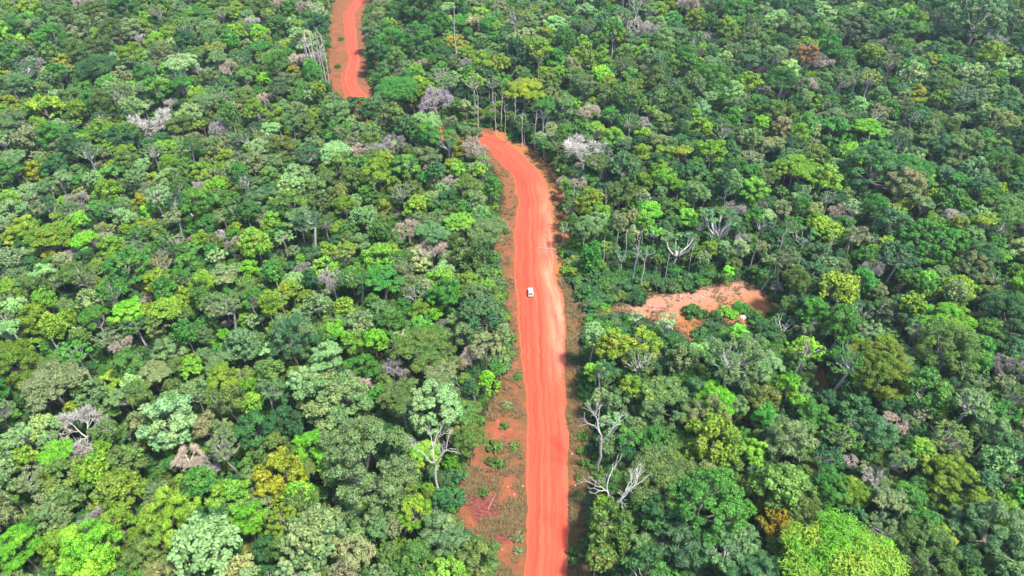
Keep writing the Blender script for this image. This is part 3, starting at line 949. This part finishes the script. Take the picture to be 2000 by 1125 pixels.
# ------------------------------------------------------------------ trees that can be told apart, read off the photograph
NAME = {'D': 'broadleaf_tree', 'T': 'broadleaf_tree', 'U': 'umbrella_tree', 'O': 'open_crowned_tree', 'B': 'leafless_tree', 'S': 'dead_tree', 'P': 'bare_pole_tree', 'C': 'candelabra_tree', 'V': 'vine_draped_tree', 'H': 'shrub'}
SHAPE = {'D': 'rounded tree', 'T': 'narrow tall tree', 'U': 'flat-topped tree', 'O': 'airy open tree', 'B': 'leafless tree', 'S': 'dead snag', 'P': 'bare pole-like tree', 'C': 'candelabra-branched tree', 'V': 'vine-draped tree', 'H': 'bush'}
GROUP = {'D': 'rounded trees of the forest canopy', 'T': 'rounded trees of the forest canopy', 'U': 'flat-topped trees of the forest canopy', 'O': 'airy trees with pale limbs', 'B': 'leafless trees among the green canopy',
         'S': 'dead snags at the forest edge', 'P': 'bare pole-like stems', 'C': 'candelabra trees around the clearing', 'V': 'vine-draped trees along the road', 'H': 'bushes on the road verges and clearing'}
trees = []
def place(px, py, wpx, t):
    zc = 11.0; R = 5.0
    for _ in range(4):
        x, y, d = at(px, py, zc); R = max(0.5, wpx / 2 * d / FPX)
        tier = tier_of(t, R); v0 = PROTO[t, tier][0]; zc = v0['zc'] * R + gz(x, y)
    return x, y, R, tier
USE = {}
for line in CATALOG.strip().splitlines():
    head, *lab = line.split(';'); a = head.split(','); px, py, wpx = map(float, a[:3]); t = a[3]; col = a[4][0]; pale = a[4].endswith('*')
    if t in 'BS': wpx *= 1.0
    x, y, R, tier = place(px, py, wpx, t)
    vs = PROTO[t, tier]; k = USE.get((t, tier), 0); USE[t, tier] = k + 1; pr = vs[k % len(vs)]
    zc = pr['zc'] * R; x, y, _ = at(px, py, zc + gz(x, y))
    r = np.random.default_rng(int(px * 7 + py * 13)); root = bpy.data.objects.new(NAME[t], None); COL.objects.link(root)
    root.location = (x, y, gz(x, y)); root.rotation_euler = (r.normal(0, .035), r.normal(0, .035), r.uniform(0, 6.283)); root.scale = (R, R, R * r.uniform(.96, 1.06)); root.empty_display_size = .3
    c1, c2 = colour(col, r); bk = [*(np.array(TINT[col][0]) * r.uniform(.85, 1.15)), 1.0] if t in 'BSP' else bark_colour(pale or t == 'C', r)
    tr = obj("trunk", pr['trunk'], root, bark=bk)
    if pr['crown'] is not None:
        cr = obj("twigs" if t == 'B' else "foliage" if t == 'H' else "crown", pr['crown'], root, tint=c1, tint_b=c2, bark=bk)
        if t == 'H': tr.name = "stem"
        if pr['src'] is None: pr['src'] = (tr, cr)
    elif pr['src'] is None: pr['src'] = (tr, None)
    root['category'] = {'B': 'bare tree', 'S': 'dead tree', 'P': 'bare tree', 'H': 'shrub'}.get(t, 'tree'); root['group'] = GROUP[t]
    trees.append(dict(o=root, px=px, py=py, w=wpx, t=t, col=col, pale=pale, x=x, y=y, R=R, H=pr['H'] * R, lab=lab))

# labels: hand-written for landmarks, the rest from look + the landmark they stand next to
MARKS = [(T['px'], T['py'], T['lab'][1]) for T in trees if T['lab']] + [(1036, 570, "white car on the road"), (1062, 487, "pale log on the road edge"), (1330, 590, "bare clearing"), (690, 60, "far stretch of road"),
         (700, 187, "far road's visible end"), (1598, 742, "shaded red soil patch"), (1025, 330, "road bend")]
def direction(dx, dy, w_):
    a = math.degrees(math.atan2(-dy * 1.25, dx)) % 360
    return ["right of", "behind and right of", "behind", "behind and left of", "left of", "in front and left of", "in front of", "in front and right of"][int((a + 22.5) // 45) % 8]
SIZE = lambda w_, y: "small" if w_ < 34 + y * .02 else "large" if w_ > 60 + y * .035 else ""
todo = {}
for T in trees:
    if T['lab']: T['o']['label'] = T['lab'][0]; continue
    ds = sorted((math.hypot(T['px'] - m[0], (T['py'] - m[1]) * 1.2), m) for m in MARKS)
    shp = SHAPE[T['t']] + (" with pale trunk" if T['pale'] and T['t'] in 'DT' else "")
    desc = " ".join(q for q in (SIZE(T['w'], T['py']) if T['t'] not in 'HP' else "", WORD[T['col']], shp) if q)
    for _, m in ds:
        dr = direction(T['px'] - m[0], T['py'] - m[1], T['w'])
        if len(f"{desc} {dr} the {m[2]}".replace("-", "-").split()) <= 14: break
    todo.setdefault((desc, dr, m[2]), []).append((ds[0][0], T))
ORD = ["nearest", "second nearest", "third nearest", "fourth nearest", "fifth nearest", "sixth nearest", "seventh nearest"]
for (desc, dr, ph), L in todo.items():
    L.sort(key=lambda q: q[0])
    for k, (d, T) in enumerate(L):
        T['o']['label'] = f"{desc} {dr} the {ph}" if len(L) == 1 else f"{ORD[min(k, 6)]} {desc} {dr} the {ph}"
sl = [T for T in trees if T['t'] == 'P' and abs(T['px'] - 615) < 25]
for T in sl: T['o']['label'] = "thin pale bare pole in the bundle left of the far road"; T['o']['group'] = "bundle of thin bare poles by the far road"

# ------------------------------------------------------------------ the rest of the forest: one object of scattered trees, another of undergrowth
def scatter(name, pts, srcs):
    """pts: list of (x, y, z, yaw, scale, scale_z, index, tint, tint_b, bark); one mesh of points, geometry nodes set a tree on each"""
    me = bpy.data.meshes.new(name); me.vertices.add(len(pts)); A = np.array([[*p[:3]] for p in pts], np.float32); me.vertices.foreach_set("co", A.ravel())
    def put(nm, typ, key, data):
        a = me.attributes.new(nm, typ, 'POINT'); a.data.foreach_set(key, np.asarray(data).ravel())
    put("which", 'INT', "value", np.array([p[6] for p in pts], np.int32))
    put("turn", 'FLOAT_VECTOR', "vector", np.array([[p[10] if len(p) > 10 else 0, 0, p[3]] for p in pts], np.float32)); put("size", 'FLOAT_VECTOR', "vector", np.array([[p[4], p[4], p[5]] for p in pts], np.float32))
    for nm, i in (("tint", 7), ("tint_b", 8), ("bark", 9)): put(nm, 'FLOAT_COLOR', "color", np.array([p[i] for p in pts], np.float32))
    o = obj(name, me, kind="stuff"); ng = bpy.data.node_groups.new(name, 'GeometryNodeTree')
    ng.interface.new_socket("Geometry", in_out='INPUT', socket_type='NodeSocketGeometry'); ng.interface.new_socket("Geometry", in_out='OUTPUT', socket_type='NodeSocketGeometry')
    nn, lk = ng.nodes, ng.links; gi, go, jn = nn.new('NodeGroupInput'), nn.new('NodeGroupOutput'), nn.new('GeometryNodeJoinGeometry')
    def na(nm, typ):
        q = nn.new('GeometryNodeInputNamedAttribute'); q.data_type = typ; q.inputs[0].default_value = nm; return q.outputs[0]
    wh, tn, sz = na("which", 'INT'), na("turn", 'FLOAT_VECTOR'), na("size", 'FLOAT_VECTOR')
    for k, pair in enumerate(srcs):
        cp = nn.new('FunctionNodeCompare'); cp.data_type = 'INT'; cp.operation = 'EQUAL'; ins = [s for s in cp.inputs if s.type == 'INT']; lk.new(wh, ins[0]); ins[1].default_value = k
        for so in pair:
            if so is None: continue
            oi = nn.new('GeometryNodeObjectInfo'); oi.inputs[0].default_value = so; oi.transform_space = 'ORIGINAL'
            ip = nn.new('GeometryNodeInstanceOnPoints'); lk.new(gi.outputs[0], ip.inputs["Points"]); lk.new(cp.outputs[0], ip.inputs["Selection"]); lk.new(oi.outputs["Geometry"], ip.inputs["Instance"])
            lk.new(tn, ip.inputs["Rotation"]); lk.new(sz, ip.inputs["Scale"]); lk.new(ip.outputs[0], jn.inputs[0])
    lk.new(jn.outputs[0], go.inputs[0]); md = o.modifiers.new("scatter", 'NODES'); md.node_group = ng; return o
KEYS, SRCS, PR = {}, [], []
for (t, tier), vs in PROTO.items():
    for pr in vs:
        if pr['src'] is not None: KEYS.setdefault((t, tier), []).append(len(SRCS)); SRCS.append(pr['src']); PR.append(pr)
rf = np.random.default_rng(5)
IND = np.array([[T['px'], T['py'], T['w'] / 2, to_px(T['x'], T['y'], 0)[2]] for T in trees if T['t'] not in 'HP'])
IND = np.vstack([IND, [[T['px'], T['py'] + T['w'] * .85, T['w'] * .2, to_px(T['x'], T['y'], 0)[2]] for T in trees if T['pale'] or T['t'] in 'CS']])
cell = 12.0; grid = {}
def near(x, y):
    i, j = int(x // cell), int(y // cell)
    for a in (i - 1, i, i + 1):
        for b in (j - 1, j, j + 1): yield from grid.get((a, b), ())
def add(x, y, R): grid.setdefault((int(x // cell), int(y // cell)), []).append((x, y, R))
for T in trees:
    if T['t'] not in 'HPBSC': add(T['x'], T['y'], T['R'] * .74)
    elif T['t'] != 'H': add(T['x'], T['y'], T['R'] * (.75 if T['t'] == 'B' else .5))
ANG = np.arange(8) * math.pi / 4
def clear_view(x, y, z0, zc, H, R):
    """keeps crowns off the open soil that the photograph shows: road, verges, clearing, and off the corridor itself"""
    px, py, d = to_px(x, y, zc); rp = R * FPX / d; ppx = np.concatenate([[px], px + np.cos(ANG) * rp * .95]); ppy = np.concatenate([[py], py + np.sin(ANG) * rp * .85]); t2 = to_px(x, y, H * .96)
    ppx, ppy = np.append(ppx, t2[0]), np.append(ppy, t2[1])
    for P in (SEE_A, SEE_B, SEE_T, CLEAR): 
        if in_poly(ppx, ppy, P).any(): return False
    return True
def right_shift(px): return np.clip((px - 950) / 500, 0, 1)
W_LEFT = dict(o=.17, y=.14, g=.19, s=.19, k=.08, p=.06, l=.045, d=.08, e=.03, m=.008, L=.004)
W_RIGHT = dict(o=.10, y=.05, g=.20, s=.16, k=.03, p=.045, l=.03, d=.16, e=.04, b=.12, L=.005, m=.003)
W_LOW = dict(g=.32, d=.30, o=.24, b=.08, s=.1, y=.1)
def pick(W): k = list(W); w_ = np.array([W[q] for q in k]); return k[rf.choice(len(k), p=w_ / w_.sum())]
W_LOWR = dict(d=.42, g=.32, b=.17, o=.2)  # darker leaf mix on the right, painting the deep shade of the gaps
LOW = [(1090, 470), (1130, 500), (1250, 545), (1400, 545), (1520, 600), (1510, 655), (1400, 692), (1250, 704), (1150, 695), (1108, 652)]
FORMS = (['D'] * 11 + ['U'] * 3 + ['O'] * 5 + ['T'] * 5 + ['B'])
pts, tries = [], 0
CR = np.array(CENTRE)
for pas, (ntry, lo, hi, gap) in enumerate(((24000, 3.9, 6.4, .74), (60000, 2.6, 4.4, .66), (90000, 1.9, 3.0, .60))):
    for _ in range(ntry):
        y = rf.uniform(46, 610); hw = 45 + 0.80 * (y * CP + CAM_H * SP); x = rf.uniform(-498, 498)
        if abs(x) > hw: continue
        R = rf.uniform(lo, hi) * (.9 + .4 * (y / 600) ** 2); bx, by, dd = to_px(x, y, 0); low = bool(in_poly([bx], [by], LOW)[0])
        if low and pas < 2: continue
        if low: R *= .85
        if any((x - a) ** 2 + (y - b) ** 2 < (gap * (R + c)) ** 2 for a, b, c in near(x, y)): continue
        t = FORMS[rf.integers(len(FORMS))]
        if (R < 3 or pas == 2) and t == 'U': t = 'D'
        if t == 'T': R *= .8
        tier = tier_of(t, R); ks = KEYS.get((t, tier))
        if not ks: t = 'D'; ks = KEYS[t, tier]
        k = ks[rf.integers(len(ks))]; pr = PR[k]; sz_ = rf.uniform(.85, 1.22) * (1.0 if pas == 0 else .86 if pas == 1 else .68); sz_ *= .55 if low else 1; zc, H = pr['zc'] * R * sz_, pr['H'] * R * sz_
        dr = road_dist(x, y)
        if dr < 11 + .35 * R: continue
        px, py, d = to_px(x, y, zc)
        if py > 150 and dr < 60 or -40 < py < 700:
            if not clear_view(x, y, 0, zc, H, R): continue
        if max(soil(x, y)) > .5: continue
        rp = R * FPX / d; ell = ((IND[:, 0] - px) / (IND[:, 2] + rp * .55)) ** 2 + ((IND[:, 1] - py) / (IND[:, 2] * .85 + rp * .55)) ** 2
        if (ell[IND[:, 3] > dd + 1] < .85).any(): continue
        f = right_shift(px); W = W_LEFT if rf.random() > f else W_RIGHT
        if pas == 2: W = W_LOWR if px > 1130 else W_LOW
        c1, c2 = colour(pick(W), rf)
        bk = bark_colour(rf.random() < .6, rf) if t != 'B' else [*(np.array(TINT['wwnn'[rf.integers(4)]][0]) * rf.uniform(.6, .95)), 1]
        pts.append((x, y, gz(x, y), rf.uniform(0, 6.283), R, R * sz_, k, c1, c2, bk, rf.normal(0, .04))); add(x, y, R)
scatter("forest", pts, SRCS); n_forest = len(pts)
pts, HK = [], KEYS['H', 'm']
for _ in range(46000):
    y = rf.uniform(46, 600); hw = 40 + 0.78 * (y * CP + CAM_H * SP); x = rf.uniform(-480, 480)
    if abs(x) > hw: continue
    R = rf.uniform(1.5, 3.8) * (1 if y < 350 else 1.15)
    v, b = soil(x, y)
    if b > .3: continue
    px, py, d = to_px(x, y, .6 * R); onv = v > .35
    dr = road_dist(x, y)
    if dr < 11 and py > 270 or dr < 6.5: continue
    if onv:
        if rf.random() > (.05 if px < 1030 else .07 if py < 500 else .24): continue
        R = rf.uniform(.3, .7) if px < 1030 else rf.uniform(.4, 1.3)
    if in_poly([px], [py], SEE_T)[0] or in_poly([px], [py - R * FPX / d], SEE_T)[0]: continue
    if 270 < py < 480 and px > 950 and dr < 15.5: continue
    if onv: pass
    elif in_poly([px], [py - R * 2 / d * FPX * .4], CLEAR)[0]: continue
    c1, c2 = colour(pick(W_LOWR if px > 1130 else W_LOW), rf)
    if onv: c1, c2 = colour(pick(dict(o=.4, g=.1, k=.4, s=.1)), rf)
    pts.append((x, y, gz(x, y), rf.uniform(0, 6.283), R, R * rf.uniform(.7, 1.25), HK[rf.integers(len(HK))], c1, c2, bark_colour(False, rf)))
scatter("undergrowth", pts, [(None, q[1]) for q in SRCS]); print("forest", n_forest, "undergrowth", len(pts), "individual", len(trees))

# dry grass tufts on the verges and round the clearing
V, FF, LV = [], [], []; rg = np.random.default_rng(8)
def tuft(x, y, s, lv):
    for _ in range(7):
        a = rg.uniform(0, 6.283); d = np.array([math.cos(a), math.sin(a)]); o = np.array([x, y]) + rg.normal(0, .18, 2) * s; l = s * rg.uniform(.4, .9); b = np.array([-d[1], d[0]]) * .09 * s; q = o + d * l * .75; i = len(V)
        V.extend([(*(o - b), .0), (*(o + b), .0), (*(q + b * .5), l * .7), (*(q - b * .5), l * .7)]); FF.append((i, i + 1, i + 2, i + 3)); LV.extend([lv] * 4)
n_t = 0
for _ in range(5200):
    px, py = rg.uniform(1190, 1520), rg.uniform(545, 672); x, y, d = at(px, py); b = soil(x, y)[1]
    if .2 < b and noise.noise((x * .16, y * .16, 5)) + .4 * noise.noise((x * .5, y * .5, 9)) + (.5 if b < .8 else 0) > rg.uniform(0, .55): tuft(x, y, rg.uniform(.5, 1.0), float(np.clip(rg.normal(.5, .3), 0, 1)))
for _ in range(80000):
    py = rg.uniform(270, 1130) ; px = rg.uniform(880, 1180)
    x, y, d = at(px, py); v, b = soil(x, y)
    if v < .45: continue
    i = np.argmin(np.hypot(Lc[:, 0] * .5 + Rc[:, 0] * .5 - x, Lc[:, 1] * .5 + Rc[:, 1] * .5 - y)); c = (Lc[i] + Rc[i]) / 2
    if np.hypot(*(c - (x, y))) < wid[i] / 2 + .6: continue
    q = noise.noise((x * .11, y * .11, 3)) + .5 * noise.noise((x * .4, y * .4, 9)) + (.28 if px > 1030 else .0)
    if q < rg.uniform(-.1, .5): continue
    tuft(x, y, rg.uniform(.5, 1.3), float(np.clip(rg.normal(.4, .3), 0, 1))); n_t += 1
    if n_t > 7000: break
o = obj("dry_grass", mesh_np("dry_grass", V, FF, GRASS, {"leaf_var": LV}), kind="stuff")

# ------------------------------------------------------------------ the white car, driving away from the viewer
import bmesh
WHITE = plain("white_paint", (.52, .515, .49), .4); GLASS = plain("dark_glass", (.02, .025, .03), .08); RUBBER = plain("tyre_rubber", (.03, .028, .026), .85); BLACK = plain("black_plastic", (.04, .04, .042), .6)
RED = plain("tail_lamp", (.45, .02, .02), .25); STEEL = plain("steel_rim", (.55, .55, .56), .35, .8); PLATE = plain("yellow_plate", (.75, .62, .12), .5); BOUNCE_WHITE = plain("bounce_tinted_white_paint", (.60, .46, .30), .6, 0, .25)  # last one: white paint with the road's orange bounce light put into its colour
def section_body(name, secs, mat, parent, bev=.04):
    """loft closed cross-sections (x half width, z list) along y"""
    bm = bmesh.new(); rings = []
    for y, prof in secs: rings.append([bm.verts.new((sx * hx, y, z)) for sx, hx, z in prof])
    k = len(rings[0])
    for a, b in zip(rings, rings[1:]):
        for i in range(k): bm.faces.new((a[i], a[(i + 1) % k], b[(i + 1) % k], b[i]))
    bm.faces.new(rings[0][::-1]); bm.faces.new(rings[-1]); bmesh.ops.recalc_face_normals(bm, faces=bm.faces)
    bmesh.ops.bevel(bm, geom=[e for e in bm.edges if e.calc_face_angle(0) > .5], offset=bev, segments=2, affect='EDGES', clamp_overlap=True)
    me = bpy.data.meshes.new(name); bm.to_mesh(me); bm.free(); me.materials.append(mat); return obj(name, me, parent)
def box(name, c, s, mat, parent, bev=.02, rx=0.0):
    bm = bmesh.new(); bmesh.ops.create_cube(bm, size=1); bmesh.ops.scale(bm, vec=s, verts=bm.verts)
    bmesh.ops.bevel(bm, geom=bm.edges[:], offset=min(bev, min(s) * .3), segments=2, affect='EDGES')
    me = bpy.data.meshes.new(name); bm.to_mesh(me); bm.free(); me.materials.append(mat); o = obj(name, me, parent); o.location = c; o.rotation_euler = (rx, 0, 0); return o
def disc(name, c, r_, wd, mat, parent):
    bm = bmesh.new(); bmesh.ops.create_cone(bm, cap_ends=True, segments=24, radius1=r_, radius2=r_, depth=wd); bmesh.ops.rotate(bm, matrix=__import__('mathutils').Matrix.Rotation(math.pi / 2, 3, 'Y'), verts=bm.verts)
    bmesh.ops.bevel(bm, geom=[e for e in bm.edges if e.calc_face_angle(0) > 1], offset=.025, segments=2, affect='EDGES')
    me = bpy.data.meshes.new(name); bm.to_mesh(me); bm.free(); me.materials.append(mat); o = obj(name, me, parent); o.location = c; return o
cx, cy, _ = at(1036, 574); car = bpy.data.objects.new("white_car", None); COL.objects.link(car); car.location = (cx, cy, .16); car.rotation_euler = (0, 0, R2(2))
car['label'] = "white car with dark roof vent driving along the red dirt road"; car['category'] = "car"
def ring(hw, z0, z1, sh): return [(-1, hw, z0), (-1, hw, z1 - sh), (-1, hw - sh, z1), (1, hw - sh, z1), (1, hw, z1 - sh), (1, hw, z0)]
section_body("body", [(-2.05, ring(.86, .42, 1.0, .08)), (-1.9, ring(.92, .34, 1.06, .07)), (.9, ring(.92, .34, 1.05, .07)), (1.95, ring(.88, .36, .96, .1)), (2.15, ring(.8, .44, .8, .12))], WHITE, car, .05)
section_body("cabin", [(-1.95, ring(.80, 1.0, 1.1, .04)), (-1.72, ring(.76, 1.0, 1.72, .08)), (-1.4, ring(.75, 1.0, 1.8, .08)), (.2, ring(.75, 1.0, 1.78, .08)), (.55, ring(.76, 1.0, 1.68, .08)), (1.15, ring(.8, 1.0, 1.08, .04))], WHITE, car, .04)
rw = box("rear_window", (0, -1.868, 1.36), (1.34, .05, .52), GLASS, car, .03, R2(-18)); box("wiper", (.1, -.022, -.05), (.5, .02, .025), BLACK, rw, .005)
box("windscreen", (0, .895, 1.38), (1.3, .03, .56), GLASS, car, .03, R2(44))
for s in (-1, 1):
    for a, b in ((-1.5, -.62), (-.52, .42)): box("side_window", (s * .762, (a + b) / 2, 1.36), (.03, b - a, .36), GLASS, car, .03)
    m = box("wing_mirror", (s * 1.03, .62, 1.12), (.24, .12, .17), BLACK, car, .03)
    for yy in (-1.3, 1.32):
        wh = disc("wheel", (s * .82, yy, .34), .34, .22, RUBBER, car); disc("rim", (s * .10, 0, 0), .2, .05, STEEL, wh)
    box("tail_lamp", (s * .76, -2.03, .86), (.16, .06, .26), RED, car, .02); box("headlight", (s * .62, 2.11, .70), (.28, .06, .13), STEEL, car, .02)
box("rear_bumper", (0, -2.1, .52), (1.74, .16, .24), BOUNCE_WHITE, car, .05); box("front_bumper", (0, 2.2, .5), (1.64, .14, .22), WHITE, car, .05)
box("tailgate", (0, -2.035, .84), (1.28, .05, .28), BOUNCE_WHITE, car, .02); box("licence_plate", (0, -2.07, .80), (.42, .03, .13), PLATE, car, .01)
vt = box("roof_vent", (0, -.55, 1.815), (.78, .34, .05), BLACK, car, .02)
for s in (-1, 1): box("roof_rail", (s * .64, -.6, 1.82), (.04, 1.7, .05), BLACK, car, .01)

# ------------------------------------------------------------------ fallen wood, litter and rubble
PALEW = plain("weathered_wood", (.36, .29, .25), .85, 0, .45)
def log_thing(name, label, a, b, r0, twigs, seed, cat="log", group=None):
    r = np.random.default_rng(seed); (x0, y0, _), (x1, y1, _) = at(*a), at(*b); T = Tubes(7); d = np.array([x1 - x0, y1 - y0, 0])
    pts = T.limb((0, 0, r0), d + np.array([0, 0, r0 * 1.6]), r0, r0 * .6, .03, 7, r)
    for i in range(twigs):
        p = pts[r.integers(2, 6)]; T.limb(p, p + unit(d + r.normal(0, 6, 3) * [1, 1, .3]) * r.uniform(1, 2.6) + np.array([0, 0, .5]), r0 * .4, r0 * .12, .1, 4, r)
    o = obj(name, T.mesh(name, PALEW)); o.location = (x0, y0, .08); o['label'] = label; o['category'] = cat
    if group: o['group'] = group
log_thing("fallen_log", "long pale fallen log lying across the right edge of the road", (1086, 489), (1052, 486), .19, 2, 1)
log_thing("fallen_branch", "forked pale branch on the verge right of the road below the car", (1131, 652), (1113, 664), .13, 3, 2, "branch")
log_thing("fallen_branch", "long slim branch on the right verge below the bone-white snag", (1128, 996), (1152, 990), .09, 2, 3, "branch")
log_thing("fallen_branch", "curved pale branch on the eroded red bank at lower left", (953, 996), (968, 966), .09, 1, 4, "branch")
log_thing("fallen_branch", "straight grey branch at the foot of the eroded red bank", (888, 982), (912, 968), .10, 2, 5, "branch")
log_thing("fallen_branch", "thin bare branch on the brown scrub near the log", (1088, 505), (1083, 499), .12, 3, 6, "branch")
# wilted pale leaf head on a bare stem in the clearing
x, y, _ = at(1447, 632); T = Tubes(6); T.limb((0, 0, -.1), (.1, 0, 3.0), .07, .05, .05, 6); dp = bpy.data.objects.new("wilted_plant", None); COL.objects.link(dp); dp.location = (x, y, 0)
dp['label'] = "wilted plant with drooping white leaves on a bare stem in the clearing"; dp['category'] = "plant"
obj("stem", T.mesh("stem", PALEW), dp); V, FF = [], []; rg = np.random.default_rng(3)
for k in range(11):
    a = k * .571 + rg.normal(0, .2); d = np.array([math.cos(a), math.sin(a), 0]); b = np.array([-d[1], d[0], 0]) * .24; L = rg.uniform(.8, 1.25)
    for j in range(5):
        t = j / 4; p = np.array([.1, 0, 3.0]) + d * L * math.sin(t * 1.9) * .8 + np.array([0, 0, .55 * math.sin(t * 2.6) - 1.2 * t * t]); wd = b * (.35 + math.sin(t * 3.0)) * .8
        V += [p - wd, p + wd]
    i = len(V) - 10; FF += [(i + 2 * j, i + 2 * j + 1, i + 2 * j + 3, i + 2 * j + 2) for j in range(4)]
obj("leaf_head", mesh_np("leaf_head", V, FF, plain("withered_leaf", (.66, .62, .55), .8)), dp)
# pale rubble
STONE = plain("pale_stone", (.55, .48, .44), .9, 0, .3); bm = bmesh.new(); bmesh.ops.create_icosphere(bm, subdivisions=2, radius=1)
for v in bm.verts: v.co *= 1 + .35 * noise.noise(v.co * 1.7); v.co.z *= .6
me = bpy.data.meshes.new("rubble_stone"); bm.to_mesh(me); bm.free(); me.materials.append(STONE); rg = np.random.default_rng(21)
def stone(px, py, s, lab, grp):
    x, y, _ = at(px, py); o = obj("rubble_stone", me); o.location = (x, y, s * .25 + gz(x, y)); o.scale = (s, s * rg.uniform(.6, 1), s * rg.uniform(.6, 1)); o.rotation_euler = (0, 0, rg.uniform(0, 6)); o['label'] = lab; o['category'] = "stone"; o['group'] = grp
for _ in range(24):
    t = rg.random(); stone(1268 + t * 150 + rg.normal(0, 7), 591 - t * 22 + rg.normal(0, 4), rg.uniform(.12, .3), "small pale stone scattered along the upper edge of the bare clearing", "pale stones in the clearing")
for _ in range(20):
    py = rg.uniform(880, 1110); l, r_ = np.interp(py, [840, 1125], [1029, 1026]), np.interp(py, [840, 1125], [1108, 1105])
    stone((r_ + rg.uniform(2, 22)) if rg.random() < .6 else (l - rg.uniform(4, 60)), py, rg.uniform(.12, .22), "small pale stone on the soil beside the near stretch of road", "pale stones on the near road verges")

# ------------------------------------------------------------------ thin haze over the valley
if HAZE > 0:
    bm = bmesh.new(); bmesh.ops.create_cube(bm, size=1); me = bpy.data.meshes.new("haze"); bm.to_mesh(me); bm.free()
    m = bpy.data.materials.new("haze"); m.use_nodes = True; t = m.node_tree; t.nodes.remove(t.nodes["Principled BSDF"])
    pv = N(t, "ShaderNodeVolumePrincipled"); pv.inputs["Color"].default_value = (.80, .89, 1, 1); pv.inputs["Density"].default_value = HAZE; pv.inputs["Anisotropy"].default_value = .2
    t.links.new(pv.outputs[0], t.nodes["Material Output"].inputs["Volume"]); me.materials.append(m)
    hz = obj("haze", me, kind="stuff"); hz.scale = (8600, 8600, 172); hz.location = (0, 300, 172 / 2 - 8)
